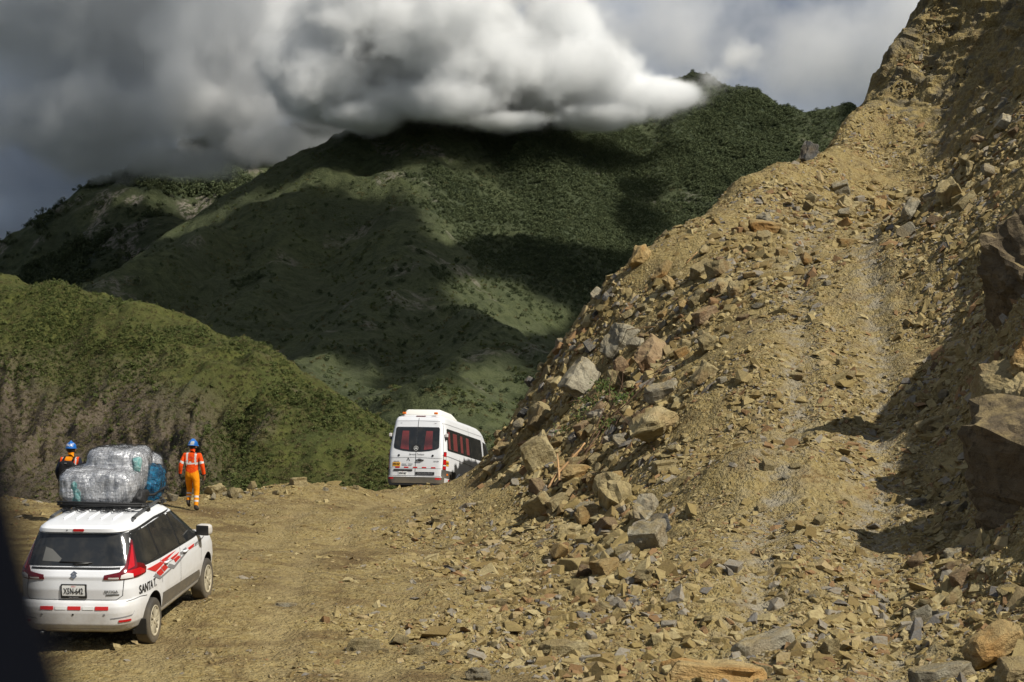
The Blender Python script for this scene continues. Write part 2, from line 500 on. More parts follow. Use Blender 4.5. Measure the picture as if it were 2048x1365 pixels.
def cloud_volume(name, lo, hi, res, blobs, mat, scale, thr, soft, seed, label, amp=1.0):
    ng = bpy.data.node_groups.new(name, 'GeometryNodeTree')
    ng.interface.new_socket('Geometry', in_out='INPUT', socket_type='NodeSocketGeometry')
    ng.interface.new_socket('Geometry', in_out='OUTPUT', socket_type='NodeSocketGeometry')
    N = ng.nodes; L = ng.links
    go = N.new('NodeGroupOutput')
    vc = N.new('GeometryNodeVolumeCube')
    vc.inputs['Min'].default_value = lo; vc.inputs['Max'].default_value = hi
    for k, a in zip(('Resolution X', 'Resolution Y', 'Resolution Z'), res): vc.inputs[k].default_value = a
    pos = N.new('GeometryNodeInputPosition').outputs[0]
    def vm(op, a, b=None):
        x = N.new('ShaderNodeVectorMath'); x.operation = op
        for s, q in zip(x.inputs, (a, b)):
            if q is None: continue
            if isinstance(q, (tuple, list)): s.default_value = q
            else: L.new(q, s)
        return x
    def ma(op, a, b=None, c=None, clamp=False):
        x = N.new('ShaderNodeMath'); x.operation = op; x.use_clamp = clamp
        for s, q in zip(x.inputs, (a, b, c)):
            if q is None: continue
            if isinstance(q, (int, float)): s.default_value = q
            else: L.new(q, s)
        return x.outputs[0]
    env = None
    for (c, r) in blobs:
        d = vm('SUBTRACT', pos, tuple(c)).outputs[0]
        d = vm('MULTIPLY', d, (1 / r[0], 1 / r[1], 1 / r[2])).outputs[0]
        e = ma('SUBTRACT', 1.0, vm('LENGTH', d).outputs['Value'])
        env = e if env is None else ma('SMOOTH_MAX', env, e, 0.25)
    def noise(sc, det, ro, off):
        t = N.new('ShaderNodeTexNoise'); t.inputs['Scale'].default_value = sc
        t.inputs['Detail'].default_value = det; t.inputs['Roughness'].default_value = ro
        L.new(vm('ADD', pos, (off, off * 0.7, -off)).outputs[0], t.inputs['Vector'])
        return t.outputs[0]
    n1 = noise(scale, 8, 0.66, seed * 131.0)
    n2 = noise(scale * 0.33, 3, 0.5, seed * 57.0)
    s = ma('ADD', env, ma('MULTIPLY', ma('SUBTRACT', n1, 0.5), 2.9 * amp))
    s = ma('ADD', s, ma('MULTIPLY', ma('SUBTRACT', n2, 0.5), 1.4 * amp))
    core = ma('DIVIDE', ma('SUBTRACT', s, thr), soft, clamp=True)
    mist = ma('DIVIDE', ma('SUBTRACT', s, thr - 0.45), 0.9, clamp=True)       # thin mist round the billows
    dens = ma('ADD', ma('MULTIPLY', core, 0.93), ma('MULTIPLY', ma('MULTIPLY', mist, mist), 0.03))
    L.new(dens, vc.inputs['Density'])
    sm = N.new('GeometryNodeSetMaterial'); sm.inputs['Material'].default_value = mat
    L.new(vc.outputs[0], sm.inputs[0]); L.new(sm.outputs[0], go.inputs[0])
    vd = bpy.data.volumes.new(name); vd.materials.append(mat)
    o = bpy.data.objects.new(name, vd); COL.objects.link(o)
    def later():
        o.modifiers.new('cloud', 'NODES').node_group = ng
    DEFER.append(later)
    return tag(o, label, 'cloud', kind='stuff')

def bl(u, v, d, ru, rv, rd): return (PX(u, v, d), (ru / F * d, rd, rv / F * d))
M_cloud = mat_cloud('cloud_vapour', 0.085, (0.988, 0.994, 1.0))
cloud_volume('cloud', (-330, 1740, 205), (260, 2140, 470), (205, 110, 96), [
    bl(720, 60, 1950, 180, 170, 150), bl(870, 60, 1950, 240, 170, 170), bl(1000, 140, 1960, 230, 105, 160),
    bl(1140, 165, 1970, 190, 80, 150), bl(1260, 195, 1970, 120, 48, 110), bl(1110, 60, 1990, 110, 100, 130),
    bl(640, 160, 1930, 160, 110, 130), bl(1190, 232, 1950, 120, 34, 90), bl(900, -60, 1970, 320, 100, 150), bl(880, 205, 1910, 210, 55, 100), bl(720, 235, 1910, 110, 36, 90),
    bl(1330, 190, 1975, 80, 36, 60), bl(1000, 245, 1920, 140, 26, 70),
    ], M_cloud, 0.0130, 0.15, 0.30, 3, 'bright white cloud lying over the mountain crest', 0.64)
M_cloud2 = mat_cloud('grey_cloud_vapour', 0.026, (0.985, 0.990, 0.998))
cloud_volume('rain_cloud', (-760, 2050, 205), (-180, 2480, 560), (150, 90, 84), [
    bl(100, 20, 2250, 380, 200, 200), bl(150, 240, 2280, 280, 110, 180), bl(450, 80, 2250, 300, 170, 200), bl(420, 220, 2250, 240, 80, 170),
    bl(560, 300, 2240, 180, 50, 140), bl(330, 318, 2300, 150, 40, 120), bl(300, -120, 2250, 500, 180, 220), bl(660, 215, 2200, 110, 60, 120),
    ], M_cloud2, 0.0105, 0.14, 0.35, 9, 'dark grey rain cloud hanging over the far left mountain', 0.95)
M_cloud4 = mat_cloud('distant_cloud_vapour', 0.020, (0.86, 0.895, 0.95))
cloud_volume('storm_cloud', (-1250, 3000, 60), (-560, 3500, 760), (70, 44, 70), [
    bl(60, 300, 3200, 330, 260, 240), bl(240, 200, 3250, 300, 220, 240), bl(40, 480, 3200, 200, 110, 200),
    ], M_cloud4, 0.005, 0.05, 0.6, 13, 'darkest blue-grey storm cloud behind the far left ridge', 0.7)
M_cloud5 = mat_cloud('high_cloud_vapour', 0.0075, (0.995, 0.996, 0.999))
cloud_volume('high_cloud', (60, 3300, 330), (1000, 3700, 900), (120, 50, 72), [
    bl(1350, 60, 3500, 330, 170, 200), bl(1650, 100, 3500, 300, 170, 200), bl(1850, 60, 3500, 260, 200, 200),
    ], M_cloud5, 0.0075, 0.06, 0.8, 17, 'pale high cloud in the sky above the wooded ridge', 0.9)
M_wisp = mat_cloud('wisp_vapour', 0.035, (0.998, 0.998, 0.999))
cloud_volume('cloud_wisp', (140, 1880, 215), (320, 2040, 350), (100, 80, 76), [bl(1375, 200, 1960, 80, 34, 60), bl(1425, 160, 1965, 60, 42, 60), bl(1480, 110, 1970, 60, 42, 60)],
    M_wisp, 0.026, 0.30, 0.8, 5, 'thin white wisp rising from the wooded ridge', 1.0)

# ---- broken cloud deck overhead, out of the picture: its gaps let the sun fall in patches on the mountains
def in_poly(u, v, poly):
    r = np.zeros(np.shape(u), bool); n = len(poly)
    for i in range(n):
        (x0, y0), (x1, y1) = poly[i], poly[(i + 1) % n]
        r ^= ((y0 > v) != (y1 > v)) & (u < (x1 - x0) * (v - y0) / (y1 - y0 + 1e-9) + x0)
    return r
SUNLIT_B = [[(640, 310), (700, 262), (830, 245), (965, 245), (930, 305), (840, 318), (760, 328), (700, 350), (640, 360)],
    [(650, 370), (760, 342), (870, 352), (985, 350), (1000, 480), (930, 520), (850, 500), (815, 450), (790, 415), (670, 405)],
    [(985, 270), (1100, 255), (1220, 330), (1255, 400), (1275, 520), (1200, 525), (1080, 505), (980, 470), (960, 400), (995, 350)],
    [(1290, 430), (1330, 230), (1480, 165), (1700, 225), (1760, 450), (1450, 440), (1300, 560)],
    [(850, 572), (930, 548), (1030, 565), (1150, 630), (1180, 700), (1050, 690), (960, 650), (890, 615)],
    [(490, 738), (640, 722), (760, 745), (850, 785), (900, 910), (480, 910)],
    [(945, 680), (1100, 745), (1140, 910), (820, 910), (860, 800), (925, 750)]]
SUNLIT_C = [[(30, 545), (110, 490), (200, 425), (290, 345), (570, 335), (540, 385), (430, 440), (300, 455), (170, 505), (120, 550)]]
gx = np.arange(-1000, 1000, 14.0); gy = np.arange(850, 3000, 14.0)
GX, GY = np.meshgrid(gx, gy, indexing='ij')
GB = h_mtn(GX, GY); GC = np.where(GY > 1900, h_mtn_c(GX, GY), -999)
def bil(G, x, y):
    a = np.clip((x - gx[0]) / 14.0, 0, len(gx) - 1.001); b = np.clip((y - gy[0]) / 14.0, 0, len(gy) - 1.001)
    i = a.astype(int); j = b.astype(int); a = a - i; b = b - j
    return G[i, j] * (1 - a) * (1 - b) + G[i + 1, j] * a * (1 - b) + G[i, j + 1] * (1 - a) * b + G[i + 1, j + 1] * a * b
ZD = 900.0
DXs = np.arange(-720, 1330, 16.0); DYs = np.arange(380, 3160, 16.0)
DX, DY = np.meshgrid(DXs, DYs, indexing='ij')
best = np.full(DX.shape, -1.0); onc = np.zeros(DX.shape, bool)
HX = DX.copy(); HY = DY.copy(); HZ = np.full(DX.shape, -150.0); done = np.zeros(DX.shape, bool)
for t in np.arange(600, 1480, 9.0):
    x = DX - SUN.x * t; y = DY - SUN.y * t; z = ZD - SUN.z * t
    zb = bil(GB, x, y); zc = bil(GC, x, y)
    hit = (~done) & (np.maximum(zb, zc) >= z)
    HX[hit] = x[hit]; HY[hit] = y[hit]; HZ[hit] = z; onc |= hit & (zc > zb); done |= hit
hu = HX / HY * F + CU; hv = CV - HZ / HY * F
lit = np.zeros(DX.shape)
for p in SUNLIT_B: lit = np.maximum(lit, in_poly(hu, hv, p) & ~onc)
for p in SUNLIT_C: lit = np.maximum(lit, in_poly(hu, hv, p) & onc)
# gaps over the bright cloud on the crest, thinner deck over the grey one
for (zc_, y0_, y1_, u0_, u1_, a_) in ((300, 1760, 2180, 540, 1480, 1.0), (380, 1760, 2180, 540, 1480, 1.0), (300, 2030, 2500, 250, 640, 0.70), (420, 2030, 2500, 150, 640, 0.60), (380, 2030, 2500, -100, 260, 0.55)):
    t_ = (ZD - zc_) / SUN.z; x_ = DX - SUN.x * t_; y_ = DY - SUN.y * t_; u_ = x_ / y_ * F + CU
    lit = np.maximum(lit, a_ * ((y_ > y0_) & (y_ < y1_) & (u_ > u0_) & (u_ < u1_)))
for k in range(2):      # soft edges
    q = np.pad(lit, 1, mode='edge'); lit = (q[1:-1, 1:-1] * 2 + q[:-2, 1:-1] + q[2:, 1:-1] + q[1:-1, :-2] + q[1:-1, 2:]) / 6
lit = np.clip(lit + 0.25 * fbm(DX / 90, DY / 90, 3.0, o=4) * (lit > 0.02), 0, 1)
edge_f = sstep(380, 470, DY) * sstep(3160, 3060, DY) * sstep(-720, -630, DX) * sstep(1330, 1240, DX)
thick = 0.4 + 75.0 * sstep(0.05, 0.95, 1 - lit) * edge_f * (1 + 0.35 * fbm(DX / 120, DY / 120, 1.0, o=3))
lump = 14 * fbm(DX / 80, DY / 80, 6.0, o=3)
nx_, ny_ = DX.shape
top = np.stack([DX, DY, ZD + thick * .6 + np.maximum(lump, 0) * (thick > 5)], -1).reshape(-1, 3); bot = np.stack([DX, DY, ZD - thick * .4], -1).reshape(-1, 3)
fq = grid_faces(nx_, ny_); nt = nx_ * ny_
ring = np.concatenate([np.arange(ny_), (np.arange(1, nx_)) * ny_ + ny_ - 1, (nx_ - 1) * ny_ + np.arange(ny_ - 2, -1, -1), np.arange(nx_ - 2, 0, -1) * ny_])
rn = np.roll(ring, -1)
deck = mesh_np('cloud_deck', np.concatenate([top, bot]), np.concatenate([fq[:, ::-1], fq + nt, np.stack([ring, rn, rn + nt, ring + nt], -1)]), smooth=True)
_bm = bmesh.new(); _bm.from_mesh(deck); bmesh.ops.recalc_face_normals(_bm, faces=_bm.faces); _bm.to_mesh(deck); _bm.free()
M_cloud3 = mat_cloud('overhead_cloud_vapour', 0.05, (0.97, 0.975, 0.985), grid=False, aniso=0.3)
tag(link('cloud_deck', deck, M_cloud3), 'broken cloud deck overhead whose shade lies on the mountains', 'cloud', kind='stuff')
# ================================================================== near ground: road bench, track over the landslide, banks
CP = []      # X, Y, Z, roughness
def cps(rough, *pts):
    for (u, v, d) in pts: CP.append((*PX(u, v, d), rough))
def raw(rough, *pts):
    for p in pts: CP.append((*p, rough))
# road bench with the car
cps(0.12, (-300, 1400, 23), (-250, 1270, 25), (-250, 1130, 31), (100, 1365, 22), (400, 1365, 22), (700, 1365, 21.8), (1000, 1365, 21.5),
    (110, 1284, 24.4), (295, 1280, 24.4), (405, 1195, 27.1), (230, 1200, 27.1), (600, 1200, 27.3), (850, 1200, 27.0),
    (300, 1100, 35.5), (600, 1100, 36), (800, 1100, 35.5), (100, 1062, 40), (-100, 1062, 40),
    (375, 1022, 46.5), (500, 1027, 46), (700, 1032, 45.5), (850, 1014, 48.5), (820, 994, 54), (900, 1000, 53))
# outer berm
cps(0.6, (-200, 1000, 47), (60, 1005, 48), (130, 1012, 48), (250, 1012, 49), (430, 990, 49.5), (500, 988, 50), (600, 968, 51), (690, 978, 53.5), (760, 988, 57))
raw(0.8, (-22, 58, -10), (-14, 57, -10), (-9, 57, -9.5), (-6.5, 60, -9), (-6.2, 66, -9), (-8, 75, -15), (-14, 70, -20), (-24, 72, -22), (-10, 95, -34), (-25, 95, -38), (-35, 60, -9), (-40, 90, -35))
# road on beyond, under the van
raw(0.15, (-2.9, 60.2, -5.30), (-2.0, 64, -5.86), (-3.9, 60.2, -5.32), (-3.6, 64.5, -5.92), (0.2, 70, -6.8), (-2.4, 70, -6.85), (3.5, 79, -7.6), (0, 82, -8.2), (9, 92, -9.5))
raw(0.8, (-5, 80, -14), (0, 92, -18), (8, 104, -20))
# toe and face of the slide, left of the track
cps(0.7, (965, 1002, 51.5), (1000, 1062, 42), (1050, 1150, 33), (1000, 1255, 26), (1150, 1290, 24.3), (1240, 1365, 21),
    (1180, 1120, 33.5), (1090, 1012, 42), (1250, 960, 40), (1350, 850, 40), (1100, 880, 48), (1200, 800, 47), (1300, 720, 47.5), (1300, 1080, 32), (1330, 960, 36.5))
cps(0.45, (1400, 600, 48), (1380, 520, 53), (1450, 450, 56))
cps(0.8, (1002, 905, 57), (1016, 850, 57), (1090, 750, 55), (1180, 640, 54.5), (1250, 540, 55), (1350, 460, 57), (1450, 385, 61), (1530, 345, 64.5), (1600, 320, 68), (1700, 234, 74))
raw(0.8, (-0.6, 62, -5.4), (0.8, 63, -5.6), (2.4, 62, -4.5), (3.6, 63, -3.6), (5.2, 65, -2.5), (7.4, 69, -1.6), (9.4, 73, -0.8), (11.6, 78, 0), (14.5, 84, 1.5), (4, 72, -7.5), (8, 80, -7.5), (12, 90, -8))
# the track up over the slide
cps(0.26, (1290, 1365, 20.5), (1400, 1100, 27.5), (1480, 900, 33), (1500, 700, 41), (1530, 500, 52), (1560, 440, 57),
    (1600, 1365, 20.3), (1640, 1100, 27.5), (1670, 900, 33), (1660, 700, 41), (1670, 500, 52), (1690, 440, 57.5),
    (1900, 1365, 20.5), (1880, 1100, 27.5), (1850, 900, 33), (1815, 700, 41), (1800, 500, 52), (1800, 440, 57.5))
# hollow and mound beyond the track's top, cliff above
cps(0.7, (1700, 418, 60), (1745, 398, 63), (1690, 370, 65), (1760, 352, 69), (1820, 370, 66), (1740, 285, 73), (1650, 300, 71))
cps(1.5, (1722, 216, 77), (1800, 225, 76.5), (1900, 250, 72))
cps(2.4, (1780, 112, 80), (1860, 0, 81), (1910, -100, 81), (2048, -60, 77), (2048, 90, 71), (1950, 60, 77), (1850, 140, 78), (2000, 190, 66))
raw(2.0, (21, 95, 16), (26, 90, 24), (30, 80, 27), (28, 110, 16), (17.5, 90, 9), (40, 100, 40), (40, 70, 40))
# bank to the right of the track
cps(0.9, (1850, 420, 53), (1900, 350, 53), (2000, 300, 51), (2048, 250, 50), (1900, 600, 42), (2000, 500, 41.5), (2048, 400, 42), (1920, 800, 36),
    (2000, 690, 35), (2048, 600, 34), (1950, 950, 31), (2048, 850, 30), (1960, 1150, 26), (2048, 1080, 25.5), (2040, 1255, 22.3), (2060, 1365, 19.8))
raw(1.0, (10.0, 33, 1.2), (10.0, 30, 1.3), (10.9, 36, 2.0), (9.4, 27.5, -0.1), (11.8, 32, 3.8), (10.2, 25, 1.3))
raw(1.2, (10.5, 22, 0.9), (12, 28, 3.4), (14.5, 34, 6), (18, 42, 9.5), (20, 50, 12.5), (26, 60, 19), (24, 34, 14), (30, 46, 24), (16, 20, 6), (22, 18, 12))
raw(0.3, (-12, 10, -4.6), (-5, 14, -4.4), (0, 14, -4.4), (4, 14, -4.3), (8, 14, -3.7), (12, 12, -1.5), (0, 6, -4.6), (6, 6, -4.4), (-20, 20, -4.6), (-16, 34, -4.4))
CP = np.array(CP)
def _tps(r2): return np.where(r2 > 1e-9, 0.5 * r2 * np.log(np.maximum(r2, 1e-9)), 0.0)
_A = CP[:, :2]
_r2 = ((_A[:, None] - _A[None]) ** 2).sum(-1)
_n = len(CP)
_K = np.zeros((_n + 3, _n + 3))
_K[:_n, :_n] = _tps(_r2) + np.eye(_n) * 0.15
_K[:_n, _n] = 1; _K[:_n, _n + 1:] = _A; _K[_n, :_n] = 1; _K[_n + 1:, :_n] = _A.T
_W = np.linalg.solve(_K, np.concatenate([CP[:, 2], np.zeros(3)]))
_KR = np.sqrt(_r2 + 0.01)
_WR = np.linalg.solve(_KR + np.eye(_n) * 1e-3, CP[:, 3])
def near_base(X, Y):
    sh = np.shape(X); x = np.ravel(X).astype(float); y = np.ravel(Y).astype(float)
    z = np.empty(len(x)); rr = np.empty(len(x))
    for s in range(0, len(x), 40000):
        r2 = (x[s:s + 40000, None] - _A[None, :, 0]) ** 2 + (y[s:s + 40000, None] - _A[None, :, 1]) ** 2
        z[s:s + 40000] = _tps(r2) @ _W[:_n] + _W[_n] + x[s:s + 40000] * _W[_n + 1] + y[s:s + 40000] * _W[_n + 2]
        rr[s:s + 40000] = np.sqrt(r2 + 0.01) @ _WR
    return z.reshape(sh), np.clip(rr, 0.08, 2.6).reshape(sh)
def track_mid(Y):
    return np.interp(Y, [14, 20.3, 27.5, 33, 41, 52, 57.5], [3.0, 3.25, 4.7, 5.92, 7.24, 9.33, 10.6])
def h_near(X, Y, fine=True, want_r=False):
    z, r = near_base(X, Y)
    b = fbm(X / 2.6, Y / 2.6, 1.0, o=3)
    rg = fbm(X / 1.5 + 0.4 * b, Y / 1.9, z / 2.5, o=5, gain=0.56, ridged=True) - 0.7
    z = z + (0.17 * np.minimum(r, 1.3) * b + 0.20 * np.minimum(r, 1.1) ** 2 * rg) * (1 - 0.9 * sstep(1.0, 1.6, r))
    if fine:
        z = z + 0.055 * (0.35 + np.minimum(r, 1.2)) * (1 - 0.8 * sstep(1.1, 1.7, r)) * fbm(X / 0.42, Y / 0.42, 2.0, o=3)
    # wheel ruts on the track and along the road bench
    tm = track_mid(Y) + 0.15 * np.sin(Y * 0.35)
    on = sstep(18, 22, Y) * sstep(60, 54, Y)
    for off in (-0.85, 0.95):
        z = z - 0.10 * on * np.exp(-((X - tm - off) / 0.33) ** 2) + 0.05 * on * np.exp(-((X - tm - off - 0.55) / 0.2) ** 2)
    # older wheel tracks along the road bench
    onb = sstep(0.42, 0.2, r)
    for mid, w_ in ((-3.9 + 0.9 * np.sin(Y * 0.09 + 1.0), 0.75), (-1.9 + 1.1 * np.sin(Y * 0.075 - 0.5), 0.8)):
        for sd in (-1, 1):
            z = z - 0.032 * onb * np.exp(-((X - mid - sd * w_) / 0.30) ** 2) + 0.018 * onb * np.exp(-((X - mid - sd * w_ - 0.45) / 0.2) ** 2)
    return (z, r) if want_r else z
us = np.concatenate([np.linspace(-900, -60, 60)[:-1], np.linspace(-60, 2110, 510), np.linspace(2110, 2900, 50)[1:]])
ds = np.concatenate([np.geomspace(5, 16, 40)[:-1], np.geomspace(16, 70, 560)[:-1], np.linspace(70, 88, 190), np.geomspace(88, 125, 34)[1:]])
Un, Dn = np.meshgrid(us, ds, indexing='ij')
Xn = (Un - CU) / F * Dn; Yn = Dn
Hn, Rn = h_near(Xn, Yn, True, True)
# broken rock on the cliff: push the skin along its normal
Pn = np.stack([Xn, Yn, Hn], -1)
_b0 = near_base(Xn[::4, ::4], Yn[::4, ::4])[0]
_tu = np.gradient(Pn, axis=0); _td = np.gradient(Pn, axis=1)
for _k in range(3):
    for _a in (_tu, _td): _a[..., _k] = (np.roll(_a[..., _k], 3, 0) + np.roll(_a[..., _k], -3, 0) + np.roll(_a[..., _k], 3, 1) + np.roll(_a[..., _k], -3, 1) + _a[..., _k]) / 5
Nn = np.cross(_td, _tu); Nn /= np.linalg.norm(Nn, axis=-1)[..., None] + 1e-9; Nn *= np.sign(Nn[..., 2:3])
_cl = sstep(1.05, 1.9, Rn)
_f1 = fbm(Xn / 2.6 + Hn / 6, Yn / 3.0, Hn / 2.0, o=4, gain=.55, ridged=True) - .7
_f2 = np.abs(fbm(Xn / .9, Yn / .9, Hn / .55 + Xn * .6, o=3)) 
# bedding: ledges stepping in and out along dipping layers, crossed by joints
_rs = np.random.RandomState(4); _h1 = _rs.uniform(-1, 1, 400); _h2 = _rs.uniform(-1, 1, 400)
def _steps(L, h, w=.18):
    i = np.floor(L).astype(int); f = L - i; f = sstep(1 - w, 1.0, f)
    return h[i % 400] * (1 - f) + h[(i + 1) % 400] * f
_wp = .35 * fbm(Xn / 3, Yn / 3, Hn / 3, o=3)
_bed = _steps((Hn * 1.0 + Xn * .55 + Yn * .1) / .62 + _wp * 2, _h1) * .6 + _steps((Hn * .5 - Xn * .9 + Yn * .5) / 1.1 + _wp * 2, _h2) * .6
Pn = Pn + Nn * (_cl * (.30 * _bed + .22 * _f1 + .12 * _f2))[..., None]
me = mesh_np('ground', Pn.reshape(-1, 3), grid_faces(len(us), len(ds))[:, ::-1], smooth=False)
attr(me, 'rough', Rn.ravel().astype(np.float32))
tmn = track_mid(Yn)
trk = sstep(2.3, 1.5, np.abs(Xn - tmn)) * sstep(62, 55, Yn)
bench = sstep(2.2, -0.5, Xn - np.interp(Yn, [20, 33, 45, 60], [1.2, 0.6, 0.0, -1])) * sstep(0.6, 0.25, Rn)
rut = sum(np.exp(-((Xn - tmn - 0.15 * np.sin(Yn * .35) - o_) / 0.42) ** 2) for o_ in (-.85, .95)) * sstep(62, 55, Yn) * sstep(17, 19, Yn)
attr(me, 'rut', np.clip(rut, 0, 1).ravel().astype(np.float32))
whl = sum(np.exp(-((Xn - md - sd * w_) / 0.34) ** 2) for md, w_ in ((-3.9 + 0.9 * np.sin(Yn * 0.09 + 1.0), 0.75), (-1.9 + 1.1 * np.sin(Yn * 0.075 - 0.5), 0.8)) for sd in (-1, 1)) * sstep(0.42, 0.2, Rn)
attr(me, 'wheel', np.clip(whl, 0, 1).ravel().astype(np.float32))
attr(me, 'track', trk.ravel().astype(np.float32)); attr(me, 'bench', np.clip(bench, 0, 1).ravel().astype(np.float32))

def soil_material(name, stone=False):
    m = NT(name)
    co = m.obj(); g = m.geo()
    n_big = m.noise(0.22, 4, 0.55, co); n_mid = m.noise(1.3, 5, 0.6, co); n_fin = m.noise(9.0, 5, 0.65, co); n_gr = m.noise(38.0, 3, 0.6, co)
    tan = (0.252, 0.186, 0.064); ochre = (0.285, 0.18, 0.060); dark = (0.125, 0.083, 0.036); grey = (0.265, 0.235, 0.175); pale = (0.34, 0.275, 0.138); rust = (0.22, 0.115, 0.045)
    c = m.mix(m.ramp(n_big, [(0.35, 0), (0.65, 1)]), tan, (0.208, 0.153, 0.056))
    c = m.mix(m.ramp(n_mid, [(0.47, 0), (0.66, 0.9)]), c, dark)
    c = m.mix(m.ramp(m.noise(0.6, 4, 0.6, co, 0.5), [(0.60, 0), (0.74, 0.7)]), c, rust)
    c = m.mix(m.ramp(n_fin, [(0.38, 0.0), (0.66, 0.75)]), c, pale)
    c = m.mix(m.ramp(n_fin, [(0.30, 0.8), (0.45, 0.0)]), c, dark)
    at = m.node('ShaderNodeAttribute', attribute_name='track')
    ru = m.node('ShaderNodeAttribute', attribute_name='rut')
    gf = m.math('MULTIPLY', m.ramp(m.noise(2.2, 5, 0.65, co), [(0.42, 0.1), (0.60, 1)]), m.math('ADD', m.math('MULTIPLY', ru.outputs['Fac'], 0.75), m.math('ADD', m.math('MULTIPLY', at.outputs['Fac'], 0.12), 0.08)))
    c = m.mix(gf, c, grey)
    rg = m.node('ShaderNodeAttribute', attribute_name='rough')
    cf = m.math('MULTIPLY', m.ramp(rg.outputs['Fac'], [(0.45, 0), (0.85, 1)]), 0.0)
    ab = m.node('ShaderNodeAttribute', attribute_name='bench')
    df = m.math('MULTIPLY', m.ramp(m.noise(0.75, 5, 0.62, co, 0.8), [(0.47, 0), (0.62, 1)]), m.math('MULTIPLY', ab.outputs['Fac'], 0.9))
    c = m.mix(df, c, (0.135, 0.092, 0.042))
    wh = m.node('ShaderNodeAttribute', attribute_name='wheel')
    c = m.mix(m.math('MULTIPLY', wh.outputs['Fac'], m.ramp(m.noise(1.4, 4, 0.6, co), [(0.35, 0.1), (0.6, 0.7)])), c, (0.30, 0.235, 0.115))
    # exposed rock on the roughest ground
    rf = m.math('MULTIPLY', m.math('GREATER_THAN', rg.outputs['Fac'], 1.15), m.ramp(m.noise(1.1, 5, 0.7, co), [(0.46, 0), (0.60, 0.9)]))
    c = m.mix(rf, c, (0.145, 0.125, 0.085))
    m.base(c); m.rough(0.96); m.spec(0.12)
    vo = m.node('ShaderNodeTexVoronoi'); vo.inputs['Scale'].default_value = 13.0; m.lk(co, vo.inputs['Vector'])
    vo2 = m.node('ShaderNodeTexVoronoi'); vo2.inputs['Scale'].default_value = 30.0; m.lk(co, vo2.inputs['Vector'])
    h = m.math('ADD', m.math('MULTIPLY', vo.outputs['Distance'], -0.7), m.math('MULTIPLY', vo2.outputs['Distance'], -0.4))
    h = m.math('ADD', h, m.math('MULTIPLY', n_fin, 0.9)); h = m.math('ADD', h, m.math('MULTIPLY', n_gr, 0.4))
    m.nrm(m.bump(h, 0.06, 1.0))
    return m.m
M_soil = soil_material('landslide_soil')
ground = link('ground', me, M_soil); tag(ground, kind='structure')
# ================================================================== stones, rocks and boulders
def rock_material(name, base, pale, dark, stain, amt=0.3, sc=1.0):
    m = NT(name); co = m.obj()
    oi = m.node('ShaderNodeObjectInfo'); g = m.geo()
    add = m.node('ShaderNodeVectorMath', operation='ADD'); m.lk(co, add.inputs[0])
    mul = m.math('MULTIPLY', oi.outputs['Random'], 37.0); cmb = m.node('ShaderNodeCombineXYZ')
    m.lk(mul, cmb.inputs[0]); m.lk(mul, cmb.inputs[2]); m.lk(cmb.outputs[0], add.inputs[1])
    vec = add.outputs[0]
    n1 = m.noise(2.4 * sc, 6, 0.62, vec); n2 = m.noise(11 * sc, 5, 0.65, vec); n3 = m.noise(1.1 * sc, 3, 0.5, vec)
    mp = m.node('ShaderNodeMapping'); mp.inputs['Scale'].default_value = (1.2, 1.2, 13); m.lk(vec, mp.inputs[0])
    st = m.noise(1.6 * sc, 4, 0.6, mp.outputs[0])
    c = m.mix(m.ramp(n1, [(0.40, 0), (0.62, 0.9)]), base, pale)
    c = m.mix(m.ramp(n2, [(0.32, 0.75), (0.48, 0)]), c, dark)
    c = m.mix(m.ramp(n3, [(0.52, 0), (0.66, amt * 2)]), c, stain)
    c = m.mix(m.ramp(st, [(0.32, 0.4), (0.42, 0)]), c, dark)
    # each stone a shade of its own
    r = m.ramp(oi.outputs['Random'], [(0.0, 0.72), (0.5, 1.0), (1.0, 1.2)])
    c = m.mix(1.0, c, r, 'MULTIPLY')
    # soil caught on the upper sides
    sz = m.node('ShaderNodeSeparateXYZ'); m.lk(g.outputs['Normal'], sz.inputs[0])
    df = m.math('MULTIPLY', m.ramp(sz.outputs[2], [(0.3, 0), (0.9, 0.75)]), m.ramp(m.noise(3.3 * sc, 5, 0.65, vec), [(0.40, 0), (0.60, 1)]))
    c = m.mix(df, c, (0.32, 0.245, 0.115))
    m.base(c); m.rough(0.88); m.spec(0.2)
    h = m.math('ADD', m.math('MULTIPLY', n2, 0.5), m.math('ADD', n1, m.math('MULTIPLY', st, 0.35)))
    h = m.math('ADD', h, m.math('MULTIPLY', m.noise(45 * sc, 3, 0.7, vec), 0.35))
    m.nrm(m.bump(h, 0.10 / sc, 1.0))
    return m.m
M_tan = rock_material('tan_shale', (0.295, 0.235, 0.115), (0.41, 0.345, 0.195), (0.15, 0.112, 0.06), (0.24, 0.15, 0.07))
M_grey = rock_material('grey_shale', (0.27, 0.24, 0.175), (0.40, 0.365, 0.27), (0.13, 0.115, 0.088), (0.30, 0.225, 0.12))
M_rust = rock_material('rusty_shale', (0.225, 0.15, 0.085), (0.30, 0.22, 0.13), (0.10, 0.065, 0.042), (0.22, 0.12, 0.055))
M_slate = rock_material('dark_slate', (0.10, 0.10, 0.098), (0.17, 0.165, 0.155), (0.045, 0.045, 0.048), (0.16, 0.12, 0.07))
M_ochre = rock_material('ochre_rock', (0.33, 0.225, 0.092), (0.40, 0.30, 0.145), (0.15, 0.095, 0.045), (0.33, 0.17, 0.05), 0.35)
M_wall = rock_material('brown_rock_face', (0.125, 0.097, 0.060), (0.20, 0.155, 0.095), (0.05, 0.038, 0.027), (0.14, 0.09, 0.045), 0.2, 0.9)

